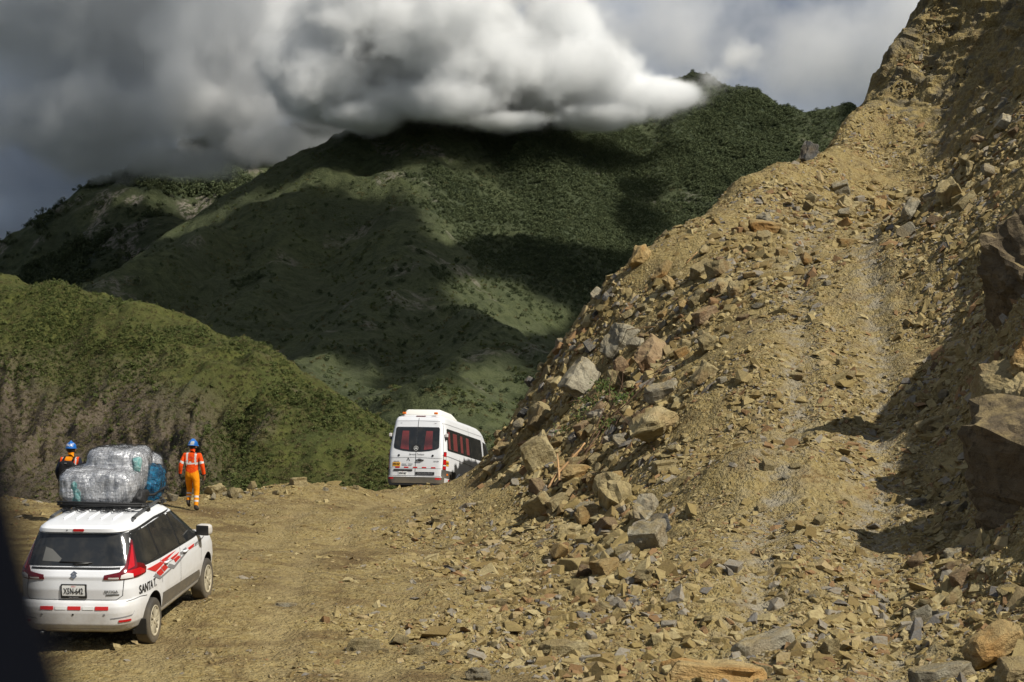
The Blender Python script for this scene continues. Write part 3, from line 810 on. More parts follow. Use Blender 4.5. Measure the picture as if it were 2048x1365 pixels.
def rock_mesh(name, kind, seed, detail=1):
    """unit rock (about 1 wide): angular shale slab, block or chunk with worn edges"""
    rs = np.random.RandomState(seed)
    bm = bmesh.new()
    if kind == 'slab':
        k = rs.randint(5, 8); a = np.sort(rs.uniform(0, 6.283, k)) ; a = (np.arange(k) + rs.uniform(-0.3, 0.3, k)) * 6.283 / k
        r = rs.uniform(0.38, 0.58, k); h = rs.uniform(0.10, 0.17); sh = rs.normal(0, 0.05, 2)
        pts = [(r[i] * math.cos(a[i]), 0.72 * r[i] * math.sin(a[i]), -h + rs.normal(0, 0.012)) for i in range(k)]
        pts += [(r[i] * rs.uniform(0.82, 1.0) * math.cos(a[i]) + sh[0], 0.72 * r[i] * rs.uniform(0.82, 1.0) * math.sin(a[i]) + sh[1], h + rs.normal(0, 0.012)) for i in range(k)]
    elif kind == 'block':
        pts = []
        for sx in (-1, 1):
            for sy in (-1, 1):
                for sz in (-1, 1):
                    p = np.array([0.46 * sx, 0.36 * sy, 0.30 * sz]) * rs.uniform(0.70, 1.1, 3) + rs.normal(0, 0.03, 3)
                    if rs.rand() < 0.35:
                        for ax in range(3):
                            q = p.copy(); q[ax] *= 0.45; pts.append(tuple(q))
                    else: pts.append(tuple(p))
    else:
        d = rs.normal(size=(20, 3)); d /= np.linalg.norm(d, axis=1)[:, None]
        d = np.sign(d) * np.abs(d) ** 0.75
        d /= (np.abs(d) ** 3).sum(1)[:, None] ** (1 / 3)
        pts = d * np.array([0.5, 0.38, 0.34]) * rs.uniform(0.85, 1.05, (20, 1))
    for p in pts: bm.verts.new(p)
    res = bmesh.ops.convex_hull(bm, input=bm.verts)
    dead = [v for v in bm.verts if not v.link_faces]
    bmesh.ops.delete(bm, geom=dead, context='VERTS')
    bmesh.ops.dissolve_limit(bm, angle_limit=math.radians(9), verts=bm.verts, edges=bm.edges)
    if detail:
        bmesh.ops.bevel(bm, geom=[e for e in bm.edges if e.calc_face_angle(0) > 0.35], offset=0.018 + 0.015 * rs.rand(), segments=1, affect='EDGES', profile=0.6)
        bmesh.ops.triangulate(bm, faces=bm.faces)
        if detail > 1:
            for it in range(detail):
                bmesh.ops.subdivide_edges(bm, edges=[e for e in bm.edges if e.calc_length() > 0.13 / it if it] if it else [e for e in bm.edges if e.calc_length() > 0.16], cuts=1, use_grid_fill=True)
                bmesh.ops.triangulate(bm, faces=bm.faces)
            bm.normal_update()
            co = np.array([v.co[:] for v in bm.verts]); nn = np.array([v.normal[:] for v in bm.verts])
            disp = 0.040 * fbm(co[:, 0] * 5 + seed, co[:, 1] * 5, co[:, 2] * 9, o=3) + 0.05 * fbm(co[:, 0] * 1.7 + seed, co[:, 1] * 1.7, co[:, 2] * 3.5, o=2)
            for v, q in zip(bm.verts, co + nn * disp[:, None]): v.co = q
    return bm_mesh(name, bm, False)

# ---------- thousands of small stones: one mass lying on the slide and the road
def stone_mass(name, n, size_fun, label, seed, weight, mat, verts=8):
    rs = np.random.RandomState(seed)
    w = weight.ravel(); w = w / w.sum()
    i = rs.choice(len(w), n, p=w)
    iu, idx = np.unravel_index(i, Xn.shape)
    du = np.gradient(us)[iu]; dd = np.gradient(ds)[idx]
    uu = us[iu] + rs.uniform(-0.5, 0.5, n) * du; yy = ds[idx] + rs.uniform(-0.5, 0.5, n) * dd
    xx = (uu - CU) / F * yy
    # height by bilinear reading of the sheet that is rendered
    fu = np.interp(uu, us, np.arange(len(us))); fd = np.interp(yy, ds, np.arange(len(ds)))
    a = np.clip(np.floor(fu).astype(int), 0, len(us) - 2); b = np.clip(np.floor(fd).astype(int), 0, len(ds) - 2)
    tu = fu - a; td = fd - b
    zz = (Hn[a, b] * (1 - tu) * (1 - td) + Hn[a + 1, b] * tu * (1 - td) + Hn[a, b + 1] * (1 - tu) * td + Hn[a + 1, b + 1] * tu * td)
    gx = (Hn[a + 1, b] - Hn[a, b]) / (Xn[a + 1, b] - Xn[a, b]); gy = (Hn[a, b + 1] - Hn[a, b]) / (Yn[a, b + 1] - Yn[a, b])
    s = size_fun(rs, n, yy)
    nrm = np.stack([-np.clip(gx, -1.2, 1.2), -np.clip(gy, -1.2, 1.2), np.ones(n)], -1) + rs.normal(0, 0.33, (n, 3)); nrm /= np.linalg.norm(nrm, axis=1)[:, None]
    t = rs.normal(size=(n, 3)); t -= (t * nrm).sum(1)[:, None] * nrm; t /= np.linalg.norm(t, axis=1)[:, None]
    bt = np.cross(nrm, t)
    box = np.array([[-1, -1, -1], [1, -1, -1], [1, 1, -1], [-1, 1, -1], [-1, -1, 1], [1, -1, 1], [1, 1, 1], [-1, 1, 1]], float)
    q = box[None] * (1 + rs.uniform(-0.62, 0.15, (n, 8, 3)))
    q[..., 0] += q[..., 2] * rs.normal(0, .35, (n, 1)); q[..., 1] += q[..., 0] * rs.normal(0, .35, (n, 1))
    q[:, 4:, :2] *= rs.uniform(0.45, 1.0, (n, 1, 2))
    dims = np.stack([0.5 * s, 0.5 * s * rs.uniform(0.45, 0.95, n), 0.5 * s * rs.uniform(0.10, 0.46, n)], -1)
    q = q * dims[:, None, :]
    P = q[..., 0:1] * t[:, None] + q[..., 1:2] * bt[:, None] + q[..., 2:3] * nrm[:, None]
    P += np.stack([xx, yy, zz], -1)[:, None] + nrm[:, None] * (dims[:, 2:3] * 0.30)[:, None]
    fq = np.array([[0, 3, 2, 1], [4, 5, 6, 7], [0, 1, 5, 4], [1, 2, 6, 5], [2, 3, 7, 6], [3, 0, 4, 7]])
    Fq = (np.arange(n)[:, None, None] * 8 + fq[None]).reshape(-1, 4)
    me = mesh_np(name, P.reshape(-1, 3), Fq)
    o = link(name, me, mat)
    return tag(o, label, 'stones', kind='stuff')
def mass_material(name):
    m = NT(name); g = m.geo(); co = m.obj()
    r = g.outputs['Random Per Island']
    c = m.ramp(r, [(0.0, (0.185, 0.135, 0.055)), (0.18, (0.28, 0.22, 0.10)), (0.42, (0.235, 0.178, 0.072)), (0.60, (0.35, 0.288, 0.148)), (0.74, (0.24, 0.215, 0.17)),
                   (0.83, (0.21, 0.125, 0.06)), (0.90, (0.31, 0.24, 0.125)), (0.97, (0.16, 0.15, 0.135)), (1.0, (0.42, 0.38, 0.30))], 'CONSTANT')
    n = m.noise(14, 4, 0.65, co)
    c = m.mix(m.ramp(n, [(0.35, 0.55), (0.55, 0)]), c, (0.17, 0.12, 0.06))
    m.base(c); m.rough(0.92); m.spec(0.15)
    m.nrm(m.bump(m.noise(30, 4, 0.7, co), 0.02, 0.8))
    return m.m
M_mass = mass_material('broken_shale')
inview = ((Un > -30) & (Un < 2080) & (Dn > 17) & (Dn < 84)).astype(float)
vn = CV - Hn / Yn * F
# what the road side can see: faces turned towards it, within the frame
fac = np.clip(np.gradient(Hn / Yn, axis=1), 0, None); fac = fac / np.percentile(fac[inview > 0], 90); fac = np.clip(fac, 0, 2.0)
zone = np.clip(0.26 + 1.05 * sstep(0.15, 0.75, Rn) + 0.40 * trk - 0.14 * bench, 0.12, 2) * (1 - .5 * np.clip(whl, 0, 1))
clump = np.clip(0.5 + 1.0 * fbm(Xn / 1.9, Yn / 1.9, 7.7, o=4), 0.04, 2) ** 1.3
W0 = inview * fac * zone * (vn < 1400) * (1 - 0.72 * np.clip(rut, 0, 1))
def sz_small(rs, n, d): return np.clip(0.034 * (rs.uniform(0.012, 1, n)) ** -0.45, 0.03, 0.24) * (0.6 + d / 60)
def sz_med(rs, n, d): return np.clip(0.105 * (rs.uniform(0.015, 1, n)) ** -0.38, 0.08, 0.5) 
stone_mass('gravel', 90000, sz_small, 'small tan shale chips strewn over the road and the slide', 3, W0 * clump + 1e-15, M_mass)
stone_mass('rubble', 11000, sz_med, 'loose tan rubble heaped along the slide and beside the track', 4, W0 * clump ** 2 * (sstep(0.2, 0.7, Rn) + 0.12 + 0.15 * trk) + 1e-15, M_mass)

# ---------- single rocks
ROCKM = {}
for kd in ('slab', 'block', 'chunk'):
    for s in range(8): ROCKM[kd, s] = rock_mesh('%s_rock' % kd, kd, 100 + s * 7 + len(kd), 1)
for kd in ('slab', 'block', 'chunk'):
    for s in range(5): ROCKM[kd, 'big%d' % s] = rock_mesh('%s_boulder' % kd, kd, 300 + s * 11 + len(kd), 2)
def slab_mass(name, n, line, spread, smin, smax, label, seed):
    """the smaller broken slabs between the single rocks, packed along a line drawn over the photograph: one mass"""
    rs = np.random.RandomState(seed)
    line = np.array(line, float); seg = np.hypot(np.diff(line[:, 0]), np.diff(line[:, 1])); cum = np.concatenate([[0], np.cumsum(seg)])
    t = rs.uniform(0, cum[-1], n)
    uu = np.interp(t, cum, line[:, 0]) + rs.normal(0, spread, n); vv = np.interp(t, cum, line[:, 1]) + rs.normal(0, spread * .8, n)
    X_, Y_, Z_ = [np.concatenate(q) for q in zip(*[ray_ground(lambda a, b: h_near(a, b, False), uu[k:k + 400], vv[k:k + 400], 17, 84, 260) for k in range(0, n, 400)])]
    ok = ~np.isnan(Y_) & (uu > 0) & (uu < 2060) & (vv < 1380)
    X_, Y_ = X_[ok], Y_[ok]; n = len(X_)
    Z_ = h_near(X_, Y_); e = .2
    gx_ = (h_near(X_ + e, Y_, False) - h_near(X_ - e, Y_, False)) / (2 * e); gy_ = (h_near(X_, Y_ + e, False) - h_near(X_, Y_ - e, False)) / (2 * e)
    nr = np.stack([-gx_, -gy_, np.ones(n)], -1) + rs.normal(0, .4, (n, 3)); nr /= np.linalg.norm(nr, axis=1)[:, None]
    tg = rs.normal(size=(n, 3)); tg -= (tg * nr).sum(1)[:, None] * nr; tg /= np.linalg.norm(tg, axis=1)[:, None]; bt = np.cross(nr, tg)
    sz = smin * (smax / smin) ** (rs.rand(n) ** 2.0)
    keys = [k for k in ROCKM if isinstance(k[1], (int, np.integer)) and k[0] in ('slab', 'block')]
    PV = {}
    for k in keys:
        me_ = ROCKM[k]; me_.calc_loop_triangles()
        v_ = np.empty(len(me_.vertices) * 3); me_.vertices.foreach_get('co', v_); t_ = np.empty(len(me_.loop_triangles) * 3, np.int32); me_.loop_triangles.foreach_get('vertices', t_)
        PV[k] = (v_.reshape(-1, 3), t_.reshape(-1, 3))
    Vs = []; Ts = []; off = 0
    for i in range(n):
        k = keys[rs.randint(len(keys))] if rs.rand() < .4 else ('slab', rs.randint(8))
        v_, t_ = PV[k]; q = v_ * sz[i] * np.array([1, rs.uniform(.6, 1), rs.uniform(.6, 1.3)])
        p = q[:, 0:1] * tg[i] + q[:, 1:2] * bt[i] + q[:, 2:3] * nr[i] + np.array([X_[i], Y_[i], Z_[i]]) + nr[i] * sz[i] * .03
        Vs.append(p); Ts.append(t_ + off); off += len(v_)
    o = link(name, mesh_np(name, np.concatenate(Vs), np.concatenate(Ts)), M_mass)
    return tag(o, label, 'stones', kind='stuff')
slab_mass('rubble_windrow', 2600, [(1200, 1150), (1240, 1040), (1120, 970), (1060, 930), (1130, 880), (1230, 850), (1290, 760), (1390, 640), (1470, 540), (1540, 460)], 44, .12, .50, 'dense broken shale slabs packed between the larger rocks of the windrow', 31)
slab_mass('rubble_scree', 1100, [(1550, 455), (1700, 425), (1830, 450), (1920, 370), (2030, 270)], 34, .12, .45, 'broken shale slabs over the top of the track and the right scree', 32)
slab_mass('rubble_edge', 700, [(985, 960), (1020, 870), (1090, 770), (1170, 670), (1240, 580)], 16, .12, .5, 'broken shale along the outer edge of the slide', 33)
slab_mass('rubble_foot', 1500, [(860, 1040), (960, 1100), (1060, 1200), (1180, 1270), (1300, 1330), (1560, 1290), (1800, 1250), (1950, 1180)], 60, .07, .30, 'small flat slabs scattered over the foot of the slide', 34)
MATS = {'tan': M_tan, 'grey': M_grey, 'rust': M_rust, 'slate': M_slate, 'ochre': M_ochre, 'wall': M_wall}
_mm = {}
def rock_copy(key, mat):
    if (key, mat) not in _mm:
        me = ROCKM[key].copy(); me.materials.clear(); me.materials.append(MATS[mat]); _mm[key, mat] = me
    return _mm[key, mat]
def slope_at(x, y):
    e = 0.25
    hx = (h_near(np.array([x + e, x - e, x, x]), np.array([y, y, y + e, y - e]), False))
    return Vector((-(hx[0] - hx[1]) / (2 * e), -(hx[2] - hx[3]) / (2 * e), 1)).normalized()
def put_rock(name, x, y, size, key, mat, rot, sink=0.25, follow=0.8, zadd=0.0, tilt=(0, 0)):
    z = float(h_near(np.array([x]), np.array([y]))[0])
    n = Vector((0, 0, 1)).lerp(slope_at(x, y), follow).normalized()
    q = Vector((0, 0, 1)).rotation_difference(n) @ Euler((tilt[0], tilt[1], rot)).to_quaternion()
    me = rock_copy(key, mat)
    o = bpy.data.objects.new(name, me); COL.objects.link(o)
    o.rotation_mode = 'QUATERNION'; o.rotation_quaternion = q
    o.scale = size
    hz = 0.13 if key[0] == 'slab' else 0.30
    o.location = Vector((x, y, z + zadd)) + n * (hz * size[2] * (1 - 2 * sink))
    return o
def at_px(u, v, d0=15, d1=92):
    x, y, z = ray_ground(lambda a, b: h_near(a, b, False), u, v, d0, d1, 700)
    return x[0], y[0], z[0]

# the rocks one can pick out in the photograph: u, v, width px, height factor, depth factor, kind, material, rotation, tilt, label
NAMED = [
    (1172, 775, 88, 1.05, 0.9, 'block', 'big0', 'grey', 0.5, (0.0, -0.25), 'big pale-topped grey block with a dark shaded face on the slide edge'),
    (1240, 775, 56, 1.2, 0.7, 'block', 'big1', 'tan', 1.0, (0.3, 0.6), 'brown upright pointed block beside the pale-topped grey block'),
    (1245, 695, 100, 1.0, 0.8, 'slab', 'big0', 'grey', 0.3, (0.35, -0.45), 'long pale slab leaning above the pale-topped grey block'),
    (1308, 728, 96, 1.3, 0.8, 'slab', 'big1', 'rust', 0.6, (0.3, -0.5), 'rust-brown slab leaning next to the long pale slab'),
    (1318, 882, 118, 0.85, 0.8, 'chunk', 'big0', 'tan', -0.3, (0.1, 0.25), 'largest rounded tan boulder lying left of the track'),
    (1086, 935, 74, 1.5, 0.8, 'block', 'big2', 'tan', 0.2, (0, 0.05), 'square pinkish-tan block standing near the van'),
    (1326, 797, 78, 1.0, 0.9, 'slab', 'big2', 'grey', -0.2, (0.2, 0.2), 'pale flat slab lying right of the uprooted bush'),
    (1085, 848, 86, 1.1, 0.8, 'slab', 'big3', 'tan', 0.4, (0.2, -0.4), 'flat tan slab sloping towards the van roof'),
    (1330, 945, 56, 0.9, 0.8, 'block', 'big3', 'tan', 0.3, (0.2, 0.3), 'grey-brown angular block below the largest boulder'),
    (1236, 1014, 82, 2.4, 1.2, 'slab', 'big4', 'tan', 0.2, (0.9, 0.0), 'broad pinkish slab standing upright in the rock heap'),
    (1298, 1030, 84, 1.2, 0.8, 'slab', 'big0', 'grey', 0.9, (0.5, -0.6), 'grey slab leaning against the rock heap beside the broad upright slab'),
    (1318, 1072, 66, 1.1, 0.8, 'block', 'big4', 'slate', 0.2, (0.1, -0.2), 'dark slaty block at the right foot of the rock heap'),
    (1212, 1148, 68, 0.8, 0.8, 'block', 'big0', 'ochre', 0.8, (0, 0.1), 'yellow-tan block at the lowest tip of the rock heap'),
    (1120, 1015, 48, 1.0, 0.8, 'block', 'big1', 'tan', 0.4, (0.1, 0), 'tan block left of the broad upright slab'),
    (1205, 1118, 60, 1.0, 0.7, 'slab', 'big1', 'grey', 0.3, (0, -0.3), 'grey slab just above the yellow-tan block'),
    (1255, 1112, 54, 0.9, 0.8, 'block', 'big2', 'tan', 0.1, (0.1, 0.1), 'tan block wedged right of the yellow-tan block'),
    (1290, 1165, 60, 0.8, 0.8, 'block', 'big3', 'tan', 1.3, (0.2, 0.4), 'tan wedge right of the lowest tip of the rock heap'),
    (1530, 462, 66, 0.7, 0.7, 'block', 'big4', 'ochre', 0.1, (0, 0.1), 'long yellowish block lying at the top left of the track'),
    (1690, 489, 38, 0.8, 0.8, 'block', 'big0', 'ochre', 0.4, (0, 0.1), 'single orange-tan block in the middle of the upper track'),
    (1620, 318, 46, 1.3, 0.6, 'block', 'big1', 'slate', 0.6, (0.1, -0.9), 'dark grey slab standing on the skyline above the track'),
    (1283, 528, 62, 1.0, 0.9, 'chunk', 'big1', 'ochre', 0.1, (0, -0.5), 'rust-orange lump on the edge of the slide'),
    (1932, 1166, 54, 1.05, 0.9, 'block', 'big2', 'rust', 0.3, (0.0, 0.1), 'rust-brown cube-like rock below the shaded rock face'),
    (2022, 1188, 56, 0.9, 0.9, 'chunk', 'big2', 'tan', 0.1, (0, 0), 'rounded tan rock right of the rust-brown cube'),
    (1662, 1306, 60, 1.2, 0.9, 'chunk', 'big3', 'tan', 1.2, (0.3, 0.3), 'rounded tan rock standing at the foot of the track'),
    (1530, 1306, 150, 0.8, 0.7, 'slab', 'big2', 'grey', 0.35, (0.15, -0.2), 'big grey slab lying at the foot of the track'),
    (1430, 1364, 300, 0.45, 0.5, 'slab', 'big3', 'ochre', 0.05, (0.1, 0.0), 'longest ochre slab along the very bottom of the track'),
    (1880, 1358, 160, 0.6, 0.6, 'slab', 'big4', 'grey', 0.0, (0.1, 0.0), 'flat grey slab at the bottom beside the knobby orange rock'),
    (2000, 1322, 150, 0.9, 0.9, 'chunk', 'big4', 'ochre', 0.5, (0.2, -0.2), 'knobby orange-brown rock in the bottom corner'),
    (2040, 1375, 120, 0.9, 0.9, 'chunk', 'big0', 'tan', 1.5, (0.2, 0.2), 'tan rock in front of the knobby orange rock'),
    (428, 988, 52, 0.9, 0.9, 'chunk', 'big1', 'tan', 0.2, (0, 0), 'rounded tan boulder on the berm right of the walking worker'),
    (472, 986, 32, 0.9, 0.9, 'chunk', 'big2', 'tan', 0.9, (0, 0), 'smaller tan boulder on the berm beside the rounded one'),
    (595, 968, 40, 0.9, 0.9, 'block', 'big3', 'tan', 0.5, (0, 0), 'tan block on the highest mound of the berm'),
    (882, 1046, 54, 0.9, 0.8, 'slab', 'big4', 'tan', 0.1, (0, 0.1), 'flat tan rock at the edge of the road below the van'),
    (1003, 1206, 34, 0.9, 0.8, 'slab', 'big0', 'tan', 0.4, (0, 0.1), 'small flat tan rock on the open road'),
    (955, 1358, 56, 0.9, 0.9, 'chunk', 'big3', 'grey', 0.3, (0, 0), 'pale rounded rock at the bottom of the road'),
    (722, 1300, 78, 1.0, 0.7, 'slab', 'big1', 'tan', 0.4, (0, 0.05), 'tan slab sunk in the middle of the road'),
    (570, 1210, 46, 0.5, 0.7, 'slab', 'big2', 'grey', 0.1, (0, 0), 'pale grey slab flush with the road near the car'),
    (925, 1158, 20, 1.2, 0.8, 'slab', 'big3', 'slate', 0.3, (0.2, 0), 'small blue-grey slate on the road edge'),
    (1832, 1010, 56, 0.7, 0.6, 'slab', 'big4', 'grey', 0.1, (0, 0.1), 'thin grey slab at the right edge of the track'),
    (1922, 1060, 60, 0.9, 0.8, 'slab', 'big1', 'tan', -0.1, (0, 0.2), 'tan slab just below the shaded rock face'),
    (1915, 1112, 60, 0.8, 0.7, 'slab', 'big0', 'grey', 0.4, (0.1, 0.1), 'whitish slab on the right bank above the rust-brown cube'),
    (1865, 858, 58, 0.8, 0.8, 'block', 'big4', 'tan', 0.1, (0, 0.1), 'sunlit tan block in the notch of the big shadow'),
    (1945, 345, 40, 1.2, 0.6, 'slab', 'big2', 'tan', 0.4, (0.4, -0.6), 'light tan slab leaning high on the right scree'),
    (1830, 430, 60, 1.0, 0.8, 'chunk', 'big4', 'grey', 0.6, (0.2, -0.3), 'grey rounded boulder at the right edge of the upper track'),
    (1400, 605, 60, 0.9, 0.8, 'slab', 'big3', 'tan', 0.2, (0.1, -0.2), 'flat tan slab on the upper rock windrow'),
    (1415, 640, 56, 0.9, 0.8, 'block', 'big1', 'rust', 0.5, (0.1, 0.1), 'rust-brown block on the windrow beside the upper track'),
    (1325, 555, 66, 0.8, 0.6, 'slab', 'big4', 'ochre', 0.35, (0.1, -0.4), 'long ochre slab on the smooth slope below the orange lump'),
    (1415, 755, 62, 0.9, 0.7, 'block', 'big2', 'tan', 0.25, (0.1, -0.3), 'tan layered block at the left edge of the track'),
    (1365, 712, 36, 1.0, 0.8, 'block', 'big3', 'ochre', 0.2, (0.1, 0.1), 'small yellow block on the bare slope left of the track'),
    (1105, 1240, 40, 0.8, 0.8, 'slab', 'big0', 'tan', 0.2, (0, 0.1), 'tan flake on the soil heap at the foot of the slide'),
    (1215, 1225, 60, 0.9, 0.6, 'slab', 'big2', 'tan', 0.6, (0.4, 0.6), 'pale slab sticking out of the soil heap'),
    (1120, 1310, 120, 0.8, 0.6, 'slab', 'big1', 'tan', -0.1, (0.1, 0.05), 'long low tan slab in the soil heap near the bottom'),
]
PLACED = []
for (u_, v_, w_, hf, df, kd, var, mt, rz, tl, lab) in NAMED:
    x, y, z = at_px(u_, v_ + 4)
    if np.isnan(y): continue
    s = w_ / F * y
    hs = hf * s * (1.25 if kd == 'slab' else 1.0)
    o = put_rock('boulder' if w_ > 60 else 'rock', x, y + 0.15 * s, (s, s * df, hs), (kd, var), mt, rz, 0.2, 0.75, tilt=tl)
    tag(o, lab, 'boulder' if w_ > 60 else 'rock')
    PLACED.append((x, y, s))

# the rest of the larger rocks, zone by zone
rr = np.random.RandomState(21)
def zone_rocks(n, line, spread, smin, smax, mats, label, group, kinds=('slab', 'block', 'chunk')):
    """rocks along a line drawn over the photograph"""
    line = np.array(line, float)
    seg = np.hypot(np.diff(line[:, 0]), np.diff(line[:, 1])); cum = np.concatenate([[0], np.cumsum(seg)])
    t = rr.uniform(0, cum[-1], n)
    uu = np.interp(t, cum, line[:, 0]) + rr.normal(0, spread, n); vv = np.interp(t, cum, line[:, 1]) + rr.normal(0, spread * 0.8, n)
    uu = np.clip(uu, 5, 2043); vv = np.clip(vv, 20, 1360)
    X_, Y_, Z_ = ray_ground(lambda a, b: h_near(a, b, False), uu, vv, 15, 90, 500)
    k = 0
    for x, y in zip(X_, Y_):
        if np.isnan(y): continue
        s = smin * (smax / smin) ** (rr.rand() ** 1.8)
        if any(math.hypot(x - a, y - b) < 0.36 * (s + c) for a, b, c in PLACED): continue
        PLACED.append((x, y, s))
        kd = kinds[rr.randint(len(kinds))]; mi = rr.randint(len(mats))
        var = rr.randint(8) if s < 0.6 else 'big%d' % rr.randint(5)
        o = put_rock('rock', float(x), float(y), (s, s * rr.uniform(0.7, 1.1), s * rr.uniform(0.8, 1.35)), (kd, var), mats[mi], rr.uniform(0, 6.28), rr.uniform(0.1, 0.3), 0.8,
                     tilt=(rr.normal(0, 0.3), rr.normal(0, 0.3)))
        mat_ = mats[mi]; cw = {'tan': 'tan', 'grey': 'grey', 'rust': 'rust-brown', 'slate': 'dark slaty', 'ochre': 'ochre'}[mat_]
        sw = 'big' if s > smin * (smax / smin) ** .62 else ('middling' if s > smin * (smax / smin) ** .3 else 'small')
        tag(o, '%s %s %s %s' % (sw, cw, {'slab': 'flat slab', 'block': 'angular block', 'chunk': 'rounded rock'}[kd], label), 'rock', group)
        k += 1
    return k
zone_rocks(170, [(1180, 1130), (1240, 1040), (1120, 960), (1180, 900), (1260, 830), (1300, 740), (1400, 620), (1480, 520), (1540, 450)], 50, 0.28, 0.85,
           ['tan', 'tan', 'tan', 'grey', 'rust', 'ochre'], 'in the windrow left of the track', 'rocks of the windrow')
zone_rocks(42, [(1500, 450), (1620, 420), (1780, 420)], 28, 0.25, 0.7, ['tan', 'tan', 'grey', 'ochre'], 'strewn across the top of the track', 'rocks at the top of the track')
zone_rocks(34, [(1830, 480), (1900, 380), (1990, 280), (2040, 230)], 38, 0.3, 0.9, ['tan', 'grey', 'rust', 'grey'], 'lying on the scree of the right bank', 'rocks of the right scree')
zone_rocks(26, [(1000, 960), (1010, 900), (1060, 800), (1150, 690), (1220, 600)], 20, 0.3, 0.8, ['tan', 'grey', 'tan', 'slate'], 'on the outer broken edge of the slide', 'rocks of the slide edge')
zone_rocks(26, [(1500, 1290), (1560, 1180), (1560, 1080), (1600, 900), (1620, 700), (1650, 560)], 70, 0.16, 0.38, ['tan', 'tan', 'grey', 'tan'], 'lying on the bed of the track', 'rocks on the track bed', ('slab', 'slab', 'block'))
zone_rocks(26, [(1860, 1280), (1900, 1150), (1880, 1000), (1880, 850), (1840, 740)], 30, 0.2, 0.5, ['tan', 'grey', 'rust'], 'at the foot of the right bank', 'rocks below the right bank')
zone_rocks(24, [(30, 1010), (130, 1010), (480, 992), (600, 975), (700, 985), (770, 990)], 9, 0.2, 0.5, ['tan', 'tan', 'grey'], 'on the berm at the outer edge of the road', 'rocks of the berm')
zone_rocks(20, [(860, 1060), (930, 1110), (1000, 1180), (1000, 1260), (900, 1330), (760, 1330)], 45, 0.14, 0.36, ['tan', 'tan', 'grey'], 'on the open road below the slide', 'rocks on the road', ('slab', 'slab', 'block'))

# ---------- big rock masses of the right bank (shaded faces, they throw the shadow over the track)
def outcrop(name, centre, size, seed, mat, label, rot=(0, 0, 0), sub=5, amp=0.2, facets=14):
    rs = np.random.RandomState(seed)
    bm = bmesh.new(); bmesh.ops.create_icosphere(bm, subdivisions=sub, radius=1.0)
    co = np.array([v.co[:] for v in bm.verts])
    d = rs.normal(size=(facets, 3)); d /= np.linalg.norm(d, axis=1)[:, None]
    h = rs.uniform(0.55, 0.92, facets)
    r = np.full(len(co), 1.25)
    for dd, hh in zip(d, h):
        c = co @ dd
        r = np.minimum(r, np.where(c > 0.05, hh / np.maximum(c, 0.05), 9))
    q = co * r[:, None]
    q = q * (1 + amp * 0.35 * fbm(q[:, 0] * 1.6 + seed, q[:, 1] * 1.6, q[:, 2] * 2.6, o=4, ridged=True)[:, None] * 0.5)
    # bedding ledges
    ax = rs.normal(size=3) * np.array([.35, .35, 0]) + np.array([0, 0, 1]); L = q @ ax * 5.5 + .6 * fbm(q[:, 0] * 2, q[:, 1] * 2, q[:, 2] * 2 + seed, o=2)
    hh = rs.uniform(-1, 1, 60); li = np.floor(L).astype(int); lf = sstep(.8, 1.0, L - li)
    q = q * (1 + .075 * (hh[li % 60] * (1 - lf) + hh[(li + 1) % 60] * lf))[:, None]
    ax2 = np.cross(ax, rs.normal(size=3)); L = q @ ax2 * 1.8 + .3 * fbm(q[:, 0] * 3, q[:, 1] * 3, q[:, 2] * 3, o=2); li = np.floor(L).astype(int); lf = sstep(.88, 1.0, L - li)
    q = q * (1 + .09 * (hh[(li + 30) % 60] * (1 - lf) + hh[(li + 31) % 60] * lf))[:, None]
    q += 0.02 * np.stack([fbm(q[:, 0] * 9, q[:, 1] * 9, q[:, 2] * 14 + k, o=3) for k in (1, 5, 9)], -1)
    q = q * np.array(size) * 0.62
    for v, p in zip(bm.verts, q): v.co = p
    o = link(name, bm_mesh(name, bm, False), MATS[mat])
    o.location = centre; o.rotation_euler = rot
    return tag(o, label, 'rock')
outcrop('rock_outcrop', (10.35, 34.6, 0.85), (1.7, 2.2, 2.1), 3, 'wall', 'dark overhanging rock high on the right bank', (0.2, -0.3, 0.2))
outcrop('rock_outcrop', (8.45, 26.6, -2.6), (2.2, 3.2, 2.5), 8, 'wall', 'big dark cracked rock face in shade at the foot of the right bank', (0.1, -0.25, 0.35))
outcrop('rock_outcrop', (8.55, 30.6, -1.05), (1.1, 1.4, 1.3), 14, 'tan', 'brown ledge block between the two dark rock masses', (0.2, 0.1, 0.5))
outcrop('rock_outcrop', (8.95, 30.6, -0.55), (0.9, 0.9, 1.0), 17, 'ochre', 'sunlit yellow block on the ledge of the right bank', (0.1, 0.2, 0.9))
outcrop('rock_outcrop', (8.6, 29.4, -1.3), (1.0, 1.2, 1.2), 23, 'tan', 'tan block below the sunlit yellow block', (0.3, 0.1, 0.1))
